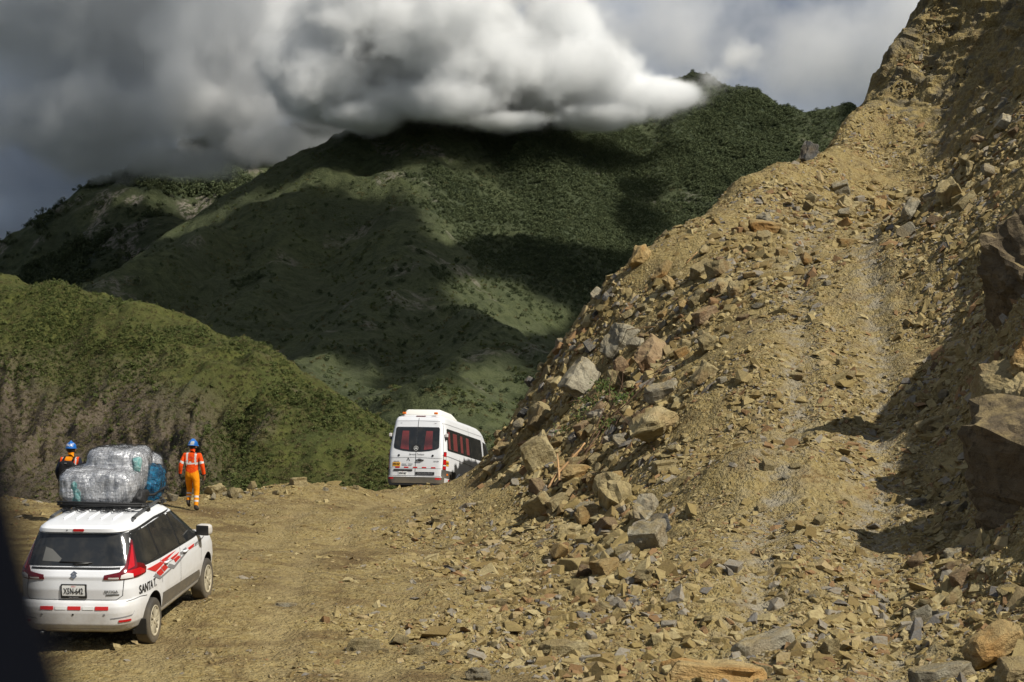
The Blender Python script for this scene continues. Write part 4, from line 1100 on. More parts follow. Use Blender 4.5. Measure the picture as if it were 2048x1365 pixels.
# ================================================================== vehicle kit
def plain(name, col, rough=0.5, metal=0.0, spec=0.5, coat=0.0):
    m = NT(name); m.base(col); m.rough(rough); m.p.inputs['Metallic'].default_value = metal; m.spec(spec)
    m.p.inputs['Coat Weight'].default_value = coat
    return m.m
def dusty(name, col, dust=(0.27, 0.21, 0.12), z0=0.25, z1=0.95, amt=0.7, rough=0.35, coat=0.4):
    """painted metal, dust thickening towards the sills"""
    m = NT(name); co = m.obj()
    sep = m.node('ShaderNodeSeparateXYZ'); m.lk(co, sep.inputs[0])
    n = m.noise(3.5, 6, 0.65, co); n2 = m.noise(40, 3, 0.6, co)
    mr = m.node('ShaderNodeMapRange'); m.lk(sep.outputs[2], mr.inputs[0])
    mr.inputs[1].default_value = z1; mr.inputs[2].default_value = z0
    f = m.math('MULTIPLY', m.math('POWER', mr.outputs[0], 1.4), m.math('ADD', m.math('MULTIPLY', n, 1.3), m.math('MULTIPLY', n2, 0.25)))
    f = m.math('ADD', m.math('MULTIPLY', f, amt), m.math('MULTIPLY', m.ramp(n, [(0.45, 0), (0.75, 1)]), 0.09))
    f = m.math('MINIMUM', f, 0.85)
    m.base(m.mix(f, col, dust))
    m.rough(m.math('ADD', m.math('MULTIPLY', f, 0.5), rough)); m.p.inputs['Coat Weight'].default_value = coat
    m.p.inputs['Coat Roughness'].default_value = 0.12
    return m.m
M_white = dusty('dusty_white_paint', (0.72, 0.735, 0.76))
M_vanwhite = dusty('van_white_paint', (0.74, 0.755, 0.78), z0=0.4, z1=1.3, amt=0.35)
def glass_mat(name, tint=(0.016, 0.018, 0.020)):
    m = NT(name); co = m.obj()
    n = m.noise(5.0, 5, 0.6, co)
    m.base(m.mix(m.ramp(n, [(0.45, 0), (0.75, 0.5)]), tint, (0.06, 0.055, 0.045)))
    m.rough(m.ramp(n, [(0.3, 0.04), (0.7, 0.16)])); m.spec(0.6)
    return m.m
M_glass = glass_mat('tinted_glass')
M_trim = plain('black_trim', (0.014, 0.014, 0.014), 0.5)
M_dgrey = dusty('grey_cladding', (0.05, 0.052, 0.055), z0=0.3, z1=1.0, amt=0.55, rough=0.55, coat=0)
M_chrome = plain('chrome_trim', (0.5, 0.5, 0.5), 0.22, 1.0)
M_railm = plain('rail_silver', (0.14, 0.145, 0.15), 0.4, 0.6)
M_red = plain('red_lens', (0.42, 0.008, 0.012), 0.12, coat=0.6)
M_dred = plain('dark_red_lens', (0.12, 0.004, 0.007), 0.12, coat=0.6)
M_clear = plain('clear_lens', (0.62, 0.58, 0.56), 0.1, coat=0.6)
M_amber = plain('amber_lens', (0.75, 0.17, 0.01), 0.25)
M_redfilm = plain('red_film', (0.52, 0.02, 0.02), 0.4)
M_greyfilm = plain('grey_film', (0.20, 0.20, 0.21), 0.45)
M_blackfilm = plain('black_film', (0.016, 0.016, 0.018), 0.5)
M_platew = plain('plate_white', (0.70, 0.70, 0.68), 0.45)
M_platey = plain('plate_yellow', (0.72, 0.36, 0.02), 0.45)
M_tyre = dusty('dusty_tyre', (0.03, 0.029, 0.028), z0=-0.5, z1=0.5, amt=0.75, rough=0.8, coat=0)
M_rim = dusty('dusty_rim', (0.42, 0.38, 0.28), dust=(0.40, 0.32, 0.19), z0=-0.6, z1=0.6, amt=0.6, rough=0.4, coat=0.1)
M_well = plain('wheel_well', (0.008, 0.008, 0.008), 0.9)

class Shell:
    """car body as a stack of rounded plan outlines; knows its own surface so that panes, lamps and films follow it"""
    def __init__(s, w, yr, yf, n):
        s.w, s.yr, s.yf, s.n = w, yr, yf, n
    def par(s, z):
        f = lambda tb: np.interp(z, [a for a, b in tb], [b for a, b in tb])
        return f(s.w), f(s.yr), f(s.yf), s.n
    def side(s, y, z):
        w, yr, yf, n = s.par(z); yc = (yr + yf) / 2; h = (yf - yr) / 2
        t = np.clip(np.abs(y - yc) / h, 0, 0.9999)
        return w * (1 - t ** n) ** (1 / n)
    def rear(s, x, z):
        w, yr, yf, n = s.par(z); yc = (yr + yf) / 2; h = (yf - yr) / 2
        t = np.clip(np.abs(x) / w, 0, 0.9999)
        return yc - h * (1 - t ** n) ** (1 / n)
    def outline(s, z, m=80):
        w, yr, yf, n = s.par(z); yc = (yr + yf) / 2; h = (yf - yr) / 2
        a = np.linspace(0, 2 * np.pi, m, endpoint=False)
        # crowd the points into the corners
        a = a - 0.22 * np.sin(4 * a) * -1
        x = w * np.sign(np.sin(a)) * np.abs(np.sin(a)) ** (2 / n)
        y = yc - h * np.sign(np.cos(a)) * np.abs(np.cos(a)) ** (2 / n)
        return x, y
    def wrap(s, q, z):
        """q metres along the skin from the rear centre line, round the corner and on along the side"""
        sg = 1 if q >= 0 else -1
        w, yr, yf, n = s.par(z); yc = (yr + yf) / 2; h = (yf - yr) / 2
        a = np.linspace(0, np.pi / 2, 240) ** 1.0
        a = np.concatenate([np.pi / 2 * np.linspace(0, 1, 240) ** 2.2, ])
        xs = w * np.sin(a) ** (2 / n); ys = yc - h * np.cos(a) ** (2 / n)
        L = np.concatenate([[0], np.cumsum(np.hypot(np.diff(xs), np.diff(ys)))])
        return sg * np.interp(abs(q), L, xs), np.interp(abs(q), L, ys)
    def body_mesh(s, zs, m=80):
        V = []
        for z in zs:
            x, y = s.outline(z, m); V.append(np.stack([x, y, np.full(m, z)], -1))
        V = np.concatenate(V); k = len(zs)
        Fq = [[i * m + j, i * m + (j + 1) % m, (i + 1) * m + (j + 1) % m, (i + 1) * m + j] for i in range(k - 1) for j in range(m)]
        me = bpy.data.meshes.new('body')
        faces = Fq + [list(range(m))[::-1], [(k - 1) * m + j for j in range(m)]]
        me.from_pydata(V.tolist(), [], faces); me.update()
        bm = bmesh.new(); bm.from_mesh(me)
        bmesh.ops.recalc_face_normals(bm, faces=bm.faces)
        bm.to_mesh(me); bm.free()
        for p in me.polygons: p.use_smooth = True
        return me
    # maps from a flat drawing to the skin
    def m_rear(s, a, b, off): return Vector((a, float(s.rear(a, b)) - off, b))
    def m_side(s, a, b, off): return Vector((float(s.side(a, b)) + off, a, b))
    def m_left(s, a, b, off): return Vector((-float(s.side(a, b)) - off, a, b))
    def m_wrap(s, a, b, off):
        x, y = s.wrap(a, b); x2, y2 = s.wrap(a + 0.01, b)
        t = Vector((x2 - x, y2 - y)).normalized()
        return Vector((x + t.y * off, y - t.x * off, b))

def drape(name, poly, fun, mat, parent, off=0.004, cell=0.09, sink=0.012, smooth=True, holes=False):
    """a flat outline cut into small cells and laid on a skin, its rim turned in"""
    bm = bmesh.new()
    bm.faces.new([bm.verts.new((a, b, 0)) for a, b in poly])
    lo = [min(p[i] for p in poly) for i in (0, 1)]; hi = [max(p[i] for p in poly) for i in (0, 1)]
    for ax in (0, 1):
        k = int((hi[ax] - lo[ax]) / cell)
        for j in range(1, k + 1):
            c = lo[ax] + (hi[ax] - lo[ax]) * j / (k + 1)
            co = (c, 0, 0) if ax == 0 else (0, c, 0); no = (1, 0, 0) if ax == 0 else (0, 1, 0)
            bmesh.ops.bisect_plane(bm, geom=bm.verts[:] + bm.edges[:] + bm.faces[:], plane_co=co, plane_no=no, dist=1e-6)
    bmesh.ops.recalc_face_normals(bm, faces=bm.faces)
    if sink:
        be = [e for e in bm.edges if e.is_boundary]
        ex = bmesh.ops.extrude_edge_only(bm, edges=be)
        for v in ex['geom']:
            if isinstance(v, bmesh.types.BMVert): v.co.z = -1
    for v in bm.verts:
        v.co = fun(v.co.x, v.co.y, -sink if v.co.z < -0.5 else off)
    bmesh.ops.recalc_face_normals(bm, faces=bm.faces)
    me = bm_mesh(name, bm, False)
    shade_auto(me, 35)
    return link(name, me, mat, parent)

def rrect(x0, x1, z0, z1, r=0.03, k=3):
    out = []
    for cx, cz, a0 in ((x1 - r, z1 - r, 0), (x0 + r, z1 - r, 90), (x0 + r, z0 + r, 180), (x1 - r, z0 + r, 270)):
        for i in range(k + 1):
            a = math.radians(a0 + 90 * i / k); out.append((cx + r * math.cos(a), cz + r * math.sin(a)))
    return out

def text_on(name, body, fun, a, b, size, mat, parent, off=0.006, flip=1, shear=0.0, stretch=1.0, align='CENTER', cell=None, bold=0.0):
    cu = bpy.data.curves.new(name, 'FONT'); cu.body = body; cu.size = size; cu.align_x = align; cu.align_y = 'CENTER'; cu.shear = shear
    cu.resolution_u = 3; cu.offset = bold
    to = bpy.data.objects.new(name, cu); COL.objects.link(to)
    dg = bpy.context.evaluated_depsgraph_get()
    me = bpy.data.meshes.new_from_object(to.evaluated_get(dg))
    bpy.data.objects.remove(to)
    for v in me.vertices:
        v.co = fun(a + flip * v.co.x * stretch, b + v.co.y, off)
    me.name = name; me.materials.clear()
    return link(name, me, mat, parent)

def bm_box(bm, c, s, rot=None, bev=0.0):
    r = bmesh.ops.create_cube(bm, size=1.0)
    M = Matrix.Translation(c) @ (Euler(rot).to_matrix().to_4x4() if rot else Matrix()) @ Matrix.Diagonal((*s, 1))
    bmesh.ops.transform(bm, matrix=M, verts=r['verts'])
    if bev:
        es = list({e for v in r['verts'] for e in v.link_edges})
        bmesh.ops.bevel(bm, geom=es, offset=bev, segments=2, affect='EDGES', profile=0.5)
def box(name, c, s, mat, parent, rot=None, bev=0.008, smooth=False):
    bm = bmesh.new(); bm_box(bm, c, s, rot, bev)
    return link(name, bm_mesh(name, bm, smooth), mat, parent)
def tube_mesh(name, pts, rad, seg=8, smooth=True, closed=False):
    pts = [Vector(p) for p in pts]; n = len(pts)
    rad = [rad] * n if isinstance(rad, (int, float)) else rad
    V = []; up = Vector((0.13, 0.21, 0.97))
    for i, p in enumerate(pts):
        t = (pts[min(i + 1, n - 1)] - pts[max(i - 1, 0)]).normalized()
        a = t.cross(up); a = a.normalized() if a.length > 1e-4 else Vector((1, 0, 0)); b = t.cross(a)
        for k in range(seg):
            an = 2 * math.pi * k / seg
            V.append(p + (a * math.cos(an) + b * math.sin(an)) * rad[i])
    Fc = [[i * seg + k, i * seg + (k + 1) % seg, (i + 1) * seg + (k + 1) % seg, (i + 1) * seg + k] for i in range(n - 1) for k in range(seg)]
    Fc += [list(range(seg))[::-1], [(n - 1) * seg + k for k in range(seg)]]
    me = bpy.data.meshes.new(name); me.from_pydata([v[:] for v in V], [], Fc); me.update()
    for p in me.polygons: p.use_smooth = smooth
    return me
def tube(name, pts, rad, mat, parent, seg=8): return link(name, tube_mesh(name, pts, rad, seg), mat, parent)
def lathe_x(name, prof, mat, parent, seg=40, smooth=True):
    """profile (radius, x) turned about the x axis"""
    V = []; k = len(prof)
    for j in range(seg):
        a = 2 * math.pi * j / seg
        V += [(x, r * math.cos(a), r * math.sin(a)) for r, x in prof]
    Fc = [[j * k + i, j * k + i + 1, ((j + 1) % seg) * k + i + 1, ((j + 1) % seg) * k + i] for j in range(seg) for i in range(k - 1)]
    me = bpy.data.meshes.new(name); me.from_pydata(V, [], Fc); me.update()
    bm = bmesh.new(); bm.from_mesh(me); bmesh.ops.remove_doubles(bm, verts=bm.verts, dist=1e-5); bmesh.ops.recalc_face_normals(bm, faces=bm.faces); bm.to_mesh(me); bm.free()
    for p in me.polygons: p.use_smooth = smooth
    return link(name, me, mat, parent)

def make_wheel(parent, x, y, z, R, width, rim_r, spokes, side):
    """tyre with tread blocks, dished rim and spokes"""
    e = lathe_x('wheel', [(rim_r * 0.98, -width * .46), (rim_r * 1.08, -width * .5), (R * 0.93, -width * .5), (R * 0.985, -width * .42), (R, -width * .28), (R, width * .28), (R * 0.985, width * .42), (R * 0.93, width * .5),
                 (rim_r * 1.08, width * .5), (rim_r * 0.98, width * .46)], M_tyre, parent, 48)
    e.location = (x, y, z)
    o = width * 0.5 * side
    lathe_x('rim', [(rim_r * 1.02, o * 0.92), (rim_r * 0.99, o * 0.98), (rim_r * 0.92, o * 0.9), (rim_r * 0.88, o * 0.35), (0.0, o * 0.3)], M_well, e, 36)
    lathe_x('rim_edge', [(rim_r * 1.03, o * 0.90), (rim_r * 1.02, o * 1.02), (rim_r * 0.93, o * 1.0), (rim_r * 0.90, o * 0.7)], M_rim, e, 36)
    bm = bmesh.new()
    for k in range(spokes):
        a = 2 * math.pi * k / spokes
        for da in (-0.10, 0.10):
            c = Vector((o * 0.86, math.cos(a + da) * rim_r * 0.56, math.sin(a + da) * rim_r * 0.56))
            bm_box(bm, c, (abs(o) * 0.16, rim_r * 0.80, rim_r * 0.085), rot=(a + da * 0.55, 0, 0))
    r = bmesh.ops.create_cone(bm, cap_ends=True, segments=20, radius1=rim_r * 0.22, radius2=rim_r * 0.18, depth=abs(o) * 0.3)
    bmesh.ops.transform(bm, matrix=Matrix.Translation((o * 0.9, 0, 0)) @ Matrix.Rotation(math.pi / 2 * side, 4, 'Y'), verts=r['verts'])
    link('spokes', bm_mesh('spokes', bm), M_rim, e)
    return e

def cut_wells(body, wells, R, xw, depth=0.42):
    """cut the wheel arches out of a body mesh"""
    for (y, z) in wells:
        for sx in (-1, 1):
            bm = bmesh.new()
            bmesh.ops.create_cone(bm, cap_ends=True, segments=40, radius1=R, radius2=R, depth=depth)
            me = bm_mesh('well', bm, True); me.materials.append(M_well)
            c = bpy.data.objects.new('well', me); COL.objects.link(c)
            c.rotation_euler = (0, math.pi / 2, 0); c.location = (sx * xw, y, z)
            md = body.modifiers.new('well', 'BOOLEAN'); md.operation = 'DIFFERENCE'; md.object = c; md.solver = 'EXACT'; md.material_mode = 'TRANSFER'
    bpy.context.view_layer.update()
    dg = bpy.context.evaluated_depsgraph_get()
    me = bpy.data.meshes.new_from_object(body.evaluated_get(dg))
    for md in list(body.modifiers):
        ob = md.object; body.modifiers.remove(md); bpy.data.objects.remove(ob)
    body.data = me
    return body
def shade_auto(me, ang=38):
    """smooth with creases kept"""
    bm = bmesh.new(); bm.from_mesh(me)
    for f in bm.faces: f.smooth = True
    for e in bm.edges:
        if e.is_manifold and e.calc_face_angle(0) > math.radians(ang): e.smooth = False
    bm.to_mesh(me); bm.free()
# ================================================================== white loaded car
CAR = Shell(
    w=[(.20, .74), (.26, .80), (.36, .845), (.55, .865), (.80, .868), (.95, .860), (1.03, .845), (1.08, .825), (1.3, .740), (1.48, .668), (1.56, .620), (1.60, .570), (1.625, .50), (1.642, .36), (1.65, .18), (1.652, .02)],
    yr=[(.20, -1.95), (.26, -2.10), (.34, -2.16), (.50, -2.18), (.58, -2.175), (.63, -2.15), (.66, -2.105), (.80, -2.12), (.92, -2.105), (.97, -2.11), (1.04, -2.075), (1.10, -2.02), (1.3, -1.905), (1.46, -1.815), (1.50, -1.80), (1.52, -1.87), (1.565, -1.87), (1.595, -1.82), (1.62, -1.55), (1.64, -1.15), (1.65, -.75), (1.652, -.4)],
    yf=[(.20, 2.05), (.30, 2.17), (.5, 2.21), (.7, 2.16), (.82, 2.02), (.92, 1.72), (.98, 1.38), (1.03, 1.18), (1.1, 1.05), (1.3, .72), (1.48, .40), (1.56, .22), (1.6, .08), (1.625, -.05), (1.642, -.2), (1.65, -.28), (1.652, -.35)], n=6.2)
car = empty('car')
RIDE = .08
zs = np.unique(np.concatenate([np.linspace(.20, 1.6, 44), [a for a, b in CAR.yr], [a for a, b in CAR.w]]))
body = link('body', CAR.body_mesh(zs, 112), M_white, car)
cut_wells(body, [(-1.37, .265), (1.37, .265)], 0.375, 0.80)
shade_auto(body.data, 40)
S = CAR
# rear
win = [(-.655, 1.105), (.655, 1.105), (.665, 1.13), (.585, 1.475), (.565, 1.49), (-.565, 1.49), (-.585, 1.475), (-.665, 1.13)]
rw = drape('rear_window', win, S.m_wrap, M_glass, car, .013, .05)
for sg in (1, -1): drape('window_surround', [(sg * a, b) for a, b in [(.58, 1.098), (.715, 1.10), (.70, 1.20), (.665, 1.492), (.54, 1.495)]], S.m_wrap, M_trim, car, .007, .05)
drape('privacy_shade', [(-.46, 1.16), (-.22, 1.15), (-.20, 1.19), (-.34, 1.30), (-.44, 1.33)], S.m_rear, plain('seat_cloth', (0.10, 0.10, 0.095), 0.8), rw, 0.017, sink=0)
tube('wiper', [S.m_rear(-.03, 1.12, .02), S.m_rear(.02, 1.125, .03), S.m_rear(.18, 1.135, .03), S.m_rear(-.26, 1.145, .026)][0:3], 0.011, M_trim, car)
tube('wiper_blade', [S.m_rear(-.22, 1.15, .02), S.m_rear(.0, 1.148, .022), S.m_rear(.22, 1.14, .02)], 0.010, M_trim, car)
drape('chrome_strip', [(-.60, 1.058), (.60, 1.058), (.60, 1.085), (-.60, 1.085)], S.m_rear, M_trim, car, .004)
drape('brake_lamp', rrect(-.075, .075, 1.532, 1.566, .012), S.m_rear, M_red, car, .006)
drape('washer_nozzle', rrect(-.165, -.15, 1.54, 1.555, .006), S.m_rear, M_trim, car, .006)
# tail lamps, wrapped round the corners
for sg in (1, -1):
    P = lambda pts: [(sg * a, b) for a, b in pts]
    t = drape('tail_lamp', P([(.40, .935), (.62, .930), (.90, .935), (1.10, .955), (1.115, 1.02), (1.02, 1.075), (.84, 1.115), (.735, 1.385), (.705, 1.40), (.69, 1.30), (.655, 1.09), (.60, 1.03), (.41, .995)]), S.m_wrap, M_dred, car, .010, .05)
    drape('red_lens', P([(.70, 1.05), (.80, 1.08), (.735, 1.33), (.715, 1.34)]), S.m_wrap, M_red, t, .014, .05, sink=0)
    drape('red_lens', P([(.66, .955), (1.06, .965), (1.07, 1.0), (.92, 1.05), (.70, 1.04)]), S.m_wrap, M_red, t, .013, .05, sink=0)
    drape('clear_lens', P([(.62, .945), (.80, .945), (.79, .995), (.70, 1.015), (.63, .99)]), S.m_wrap, M_clear, t, .017, .05, sink=0)
    drape('clear_lens', P([(.46, .945), (.60, .942), (.60, .965), (.47, .965)]), S.m_wrap, M_clear, t, .014, .05, sink=0)
    drape('reflector', P(rrect(.60, .78, .375, .405, .008)), S.m_wrap, M_red, car, .012, .06)
    drape('bumper_crease', P([(.50, .42), (.80, .44), (.86, .50), (.82, .46), (.50, .435)]), S.m_wrap, M_greyfilm, car, .003, .06)
# plate
pf = drape('plate_frame', rrect(-.175, .175, .685, .875, .012), S.m_rear, M_trim, car, .014)
pl = drape('plate', rrect(-.155, .155, .722, .860, .010), S.m_rear, M_platew, pf, .018, sink=0)
text_on('plate_number', 'X5N-642', S.m_rear, 0, .782, .112, M_blackfilm, pf, .022, stretch=.62, bold=.002)
text_on('plate_caption', 'PERU', S.m_rear, 0, .846, .026, M_redfilm, pf, .022)
for a, b in ((-.065, -.02), (-.012, .03), (.036, .065)): drape('frame_caption', rrect(a, b, .696, .708, .003), S.m_rear, M_greyfilm, pf, .018, sink=0)
# maker's mark: two interlocking chevrons
mk = empty('badge'); mk.parent = car
for a in (1, -1):
    drape('chevron', [(a * -.045, .995 + a * .012), (a * -.005, .995 + a * .05), (a * .045, .995 + a * .022), (a * .033, .995 + a * .012), (a * .002, .995 + a * .030), (a * -.024, .995 + a * .012), (a * .012, .995 + a * -.016), (a * -.008, .995 + a * -.016)], S.m_rear, M_chrome, mk, .010, sink=0.006)
text_on('model_name', 'ERTIGA', S.m_rear, .50, .775, .048, M_railm, car, .008, stretch=1.1, bold=.0015)
drape('model_plate', rrect(.43, .60, .725, .742, .004), S.m_rear, M_railm, car, .006)
for a in (-.44, -.07, .30):
    drape('reflective_strip', rrect(a, a + .175, .545, .592, .004, 1), S.m_rear, M_redfilm, car, .006)
for a in (-.24, .13):
    drape('reflective_strip', rrect(a, a + .15, .548, .590, .004, 1), S.m_rear, M_platew, car, .005)
for a in (0.0, .42, -.42):
    drape('parking_sensor', rrect(a - .013, a + .013, .47, .496, .011), S.m_rear, M_trim if a == 0 else M_greyfilm, car, .005)
def line(name, pts, fun, wd=0.008, mat=None, off=0.0035):
    """a panel gap: narrow dark strip along a drawn line"""
    V = []; Fc = []
    P = []
    for (a0, b0), (a1, b1) in zip(pts[:-1], pts[1:]):
        k = max(1, int(math.hypot(a1 - a0, b1 - b0) / 0.06))
        P += [(a0 + (a1 - a0) * i / k, b0 + (b1 - b0) * i / k) for i in range(k)]
    P.append(pts[-1])
    for i, (a, b) in enumerate(P):
        q = P[min(i + 1, len(P) - 1)]; p0 = P[max(i - 1, 0)]
        dx, dy = q[0] - p0[0], q[1] - p0[1]; L = math.hypot(dx, dy) or 1
        nx, ny = -dy / L * wd / 2, dx / L * wd / 2
        V += [fun(a + nx, b + ny, off)[:], fun(a - nx, b - ny, off)[:]]
    for i in range(len(P) - 1): Fc.append([2 * i, 2 * i + 1, 2 * i + 3, 2 * i + 2])
    me = bpy.data.meshes.new(name); me.from_pydata(V, [], Fc); me.update()
    return me
def gap(pts, fun, parent=None, wd=0.008, mat=None): return link('panel_gap', line('panel_gap', pts, fun, wd), mat or M_trim, parent or car)
gap([(-.62, .665), (.56, .665), (.64, .72), (.66, .93)], S.m_rear)
gap([(-.63, .93), (-.66, .72), (-.62, .665)], S.m_rear)
gap([(-.60, 1.505), (.60, 1.505)], S.m_rear)
gap([(.70, .64), (.95, .66), (1.15, .64)], S.m_wrap)
# side panes and doors (right side is the one in view, left side mirrored)
for fun, right in ((S.m_side, True), (S.m_left, False)):
    drape('window_surround', [(-1.84, 1.05), (-1.0, 1.02), (0.98, .985), (1.05, 1.0), (.36, 1.45), (.22, 1.505), (-.6, 1.525), (-1.62, 1.505), (-1.72, 1.46)], fun, M_trim, car, .003)
    drape('quarter_window', [(-1.79, 1.085), (-1.08, 1.06), (-1.10, 1.475), (-1.60, 1.475), (-1.66, 1.45)], fun, M_glass, car, .008)
    drape('rear_door_window', [(-1.01, 1.055), (-.14, 1.03), (-.18, 1.49), (-1.02, 1.48)], fun, M_glass, car, .008)
    drape('front_door_window', [(-.06, 1.03), (.92, 1.005), (.36, 1.40), (.24, 1.465), (-.08, 1.49)], fun, M_glass, car, .008)
    gap([(-.10, .99), (-.10, .40), (-.06, .33)], fun); gap([(-1.04, 1.01), (-1.04, .80), (-1.0, .68)], fun); gap([(.98, .97), (1.0, .72), (.98, .6)], fun)
    gap([(-1.0, .33), (.98, .33)], fun)
    drape('sill_film', [(-.98, .35), (.96, .35), (.96, .40), (.90, .47), (-.10, .50), (-.98, .53)], fun, M_dgrey, car, .0042)
    gap([(-1.0, .90), (.9, .86)], fun, wd=.006, mat=M_greyfilm)
    for yh, zh in ((-.80, .93), (.12, .905)):
        sgn = 1 if right else -1
        h = empty('door_handle'); h.parent = car
        b = tube('grip', [fun(yh - .10, zh, .0), fun(yh - .08, zh, .03), fun(yh + .07, zh - .004, .03), fun(yh + .10, zh - .006, .0)], 0.016, M_white, h)
        drape('handle_recess', rrect(yh - .09, yh + .10, zh - .035, zh + .03, .025), fun, M_greyfilm, h, .003)
# right-hand livery: red and grey wedges, lettering
L_ = lambda pts, mat: drape('livery_stripe', pts, S.m_side, mat, car, .0055, .12, sink=0.004)
L_([(-1.62, .985), (-1.05, .975), (-.90, .93), (-1.30, .885)], M_redfilm)
L_([(-1.02, .985), (-.30, .985), (-.92, .935)], M_redfilm)
L_([(-1.26, .87), (-1.06, .885), (-.94, .80), (-1.16, .79)], M_redfilm)
L_([(-1.04, .890), (-.86, .905), (-.74, .83), (-.92, .81)], M_redfilm)
L_([(-.58, .93), (-.16, .935), (-.28, .905), (-.50, .895)], M_redfilm)
L_([(-.44, .885), (-.22, .895), (-.10, .855), (-.36, .825)], M_redfilm)
L_([(.28, .905), (.62, .91), (.60, .875), (.22, .865)], M_redfilm)
L_([(-1.40, .84), (-1.12, .745), (-.58, .775), (-.52, .80), (-1.08, .775), (-1.30, .865)], M_greyfilm)
L_([(-.78, .845), (-.46, .755), (.30, .865), (.36, .90), (-.42, .80), (-.66, .87)], M_greyfilm)
L_([(-.10, .915), (.18, .925), (.10, .875), (-.02, .87)], M_greyfilm)
L_([(.66, .905), (1.30, .915), (1.24, .90), (.66, .87)], M_greyfilm)
L_([(1.34, .90), (1.78, .905), (1.40, .88)], M_redfilm)
text_on('lettering', 'SANTA T.', S.m_wrap, 1.20, .745, .165, M_blackfilm, car, .006, stretch=.80, bold=.004)
# mirrors
for sg in (1, -1):
    mr = empty('side_mirror'); mr.parent = car
    bm = bmesh.new(); bmesh.ops.create_icosphere(bm, subdivisions=3, radius=1)
    for v in bm.verts:
        c = v.co; q = (abs(c.x) ** 4 + abs(c.y) ** 4 + abs(c.z) ** 4) ** .25
        v.co = Vector((c.x / q * .115, c.y / q * .075, c.z / q * .085))
    hs = link('housing', bm_mesh('housing', bm, True), M_white, mr); hs.location = (sg * .945, .90, 1.065); hs.rotation_euler = (0, 0, -sg * .2)
    bm = bmesh.new(); bm_box(bm, (0, 0, 0), (.20, .012, .145), bev=.005)
    g_ = link('mirror_glass', bm_mesh('mirror_glass', bm), M_trim, mr); g_.location = (sg * .935, .826, 1.065); g_.rotation_euler = (0, 0, -sg * .2)
    tube('stalk', [(sg * .80, .93, 1.0), (sg * .90, .91, 1.02)], .028, M_trim, mr)
# roof rails, ribs and rack
for sg in (1, -1):
    pts = []
    for y in np.linspace(-1.50, .28, 16):
        t = (y + 1.50) / 1.78
        lift = .075 * min(1, min(t, 1 - t) * 9) - .01
        zr = 1.585 if -1.5 < y else 1.56
        pts.append((sg * (.575 - .02 * t), y, 1.60 - .06 * (1 - t) ** 3 + lift))
    tube('roof_rail', pts, .021, M_railm, car)
    for y in (-1.28, -.62, .08): box('rail_foot', (sg * .57, y, 1.615), (.035, .12, .05), M_trim, car, bev=.01)
for x in (-.34, -.17, 0, .17, .34):
    tube('roof_rib', [(x, -1.45, 1.628), (x, -1.2, 1.642), (x, -.6, 1.652), (x, -.2, 1.654)], .014, M_white, car)
for y in (-.88, -.05):
    tube('cross_bar', [(-.60, y, 1.70), (0, y, 1.715), (.60, y, 1.70)], .022, M_trim, car)
for y in (1.37, -1.37):
    for sg in (1, -1):
        make_wheel(car, sg * .765, y, .311 - RIDE, .311, .195, .205, 10, sg)
for sg in (1, -1):
    box('mudflap', (sg * .76, -1.76, .24), (.20, .012, .22), M_trim, car, rot=(.1, 0, 0))
tube('tailpipe', [(-.45, -1.95, .24), (-.45, -2.12, .22)], .025, M_railm, car)
# black underside and bumper lip
drape('bumper_lip', [(-.72, .205), (.72, .205), (.78, .285), (-.78, .285)], S.m_wrap, M_dgrey, car, .004)
box('floor_pan', (0, 0, .24), (1.40, 3.6, .10), M_well, car)
box('axle_beam', (0, -1.37, .28), (1.3, .12, .10), M_well, car)
CAR_LOC = Vector((-5.56, 25.84, 0))
gz = h_near(np.array([-4.9, -4.65, -6.45, -6.2]), np.array([24.45, 27.1, 24.6, 27.25]), False)
zr_, zf_ = (gz[0] + gz[2]) / 2, (gz[1] + gz[3]) / 2
CAR_PITCH = math.atan2(zf_ - zr_, 2.74); CAR_ROLL = 0.0
CAR_LOC.z = (zr_ + zf_) / 2 - .015 + RIDE
CAR_ROT = Euler((CAR_PITCH, 0, math.radians(-5.4)))
car.location = CAR_LOC; car.rotation_euler = CAR_ROT
tag(car, 'dusty white people carrier with red stripes and a load on its roof', 'car')
CAR_M = Matrix.Translation(CAR_LOC) @ CAR_ROT.to_matrix().to_4x4()

# ---------- load on the roof
def soft_box(name, c, size, mat, seed, n=5.0, sub=24, amp=0.035, wr=0.012, parent=None, rot=0.0, keep=False):
    bm = bmesh.new(); bmesh.ops.create_cube(bm, size=2.0)
    bmesh.ops.subdivide_edges(bm, edges=bm.edges, cuts=sub, use_grid_fill=True)
    co = np.array([v.co[:] for v in bm.verts])
    q = co / ((np.abs(co) ** n).sum(1) ** (1 / n))[:, None]
    nn = q / np.linalg.norm(q, axis=1)[:, None]
    P = q * np.array(size) / 2
    d = amp * fbm(P[:, 0] * 3 + seed, P[:, 1] * 3, P[:, 2] * 3, o=3) + wr * (fbm(P[:, 0] * 9 + seed, P[:, 1] * 9, P[:, 2] * 5, o=3, ridged=True) - .7)
    P = P + nn * d[:, None]
    cr, sr = math.cos(rot), math.sin(rot)
    P = np.stack([P[:, 0] * cr - P[:, 1] * sr, P[:, 0] * sr + P[:, 1] * cr, P[:, 2]], -1) + np.array(c)
    for v, p in zip(bm.verts, P): v.co = p
    return bm
m = NT('plastic_wrap'); co = m.obj()
n1 = m.noise(7, 5, .6, co, 1.2); n2 = m.noise(24, 4, .65, co, 1.0)
m.base(m.mix(m.ramp(n1, [(.36, 0), (.60, 1)]), (.28, .29, .31), (.60, .61, .64)))
m.rough(m.ramp(n2, [(.4, .08), (.6, .28)])); m.p.inputs['Metallic'].default_value = .25; m.p.inputs['Coat Weight'].default_value = .8; m.p.inputs['Coat Roughness'].default_value = .08
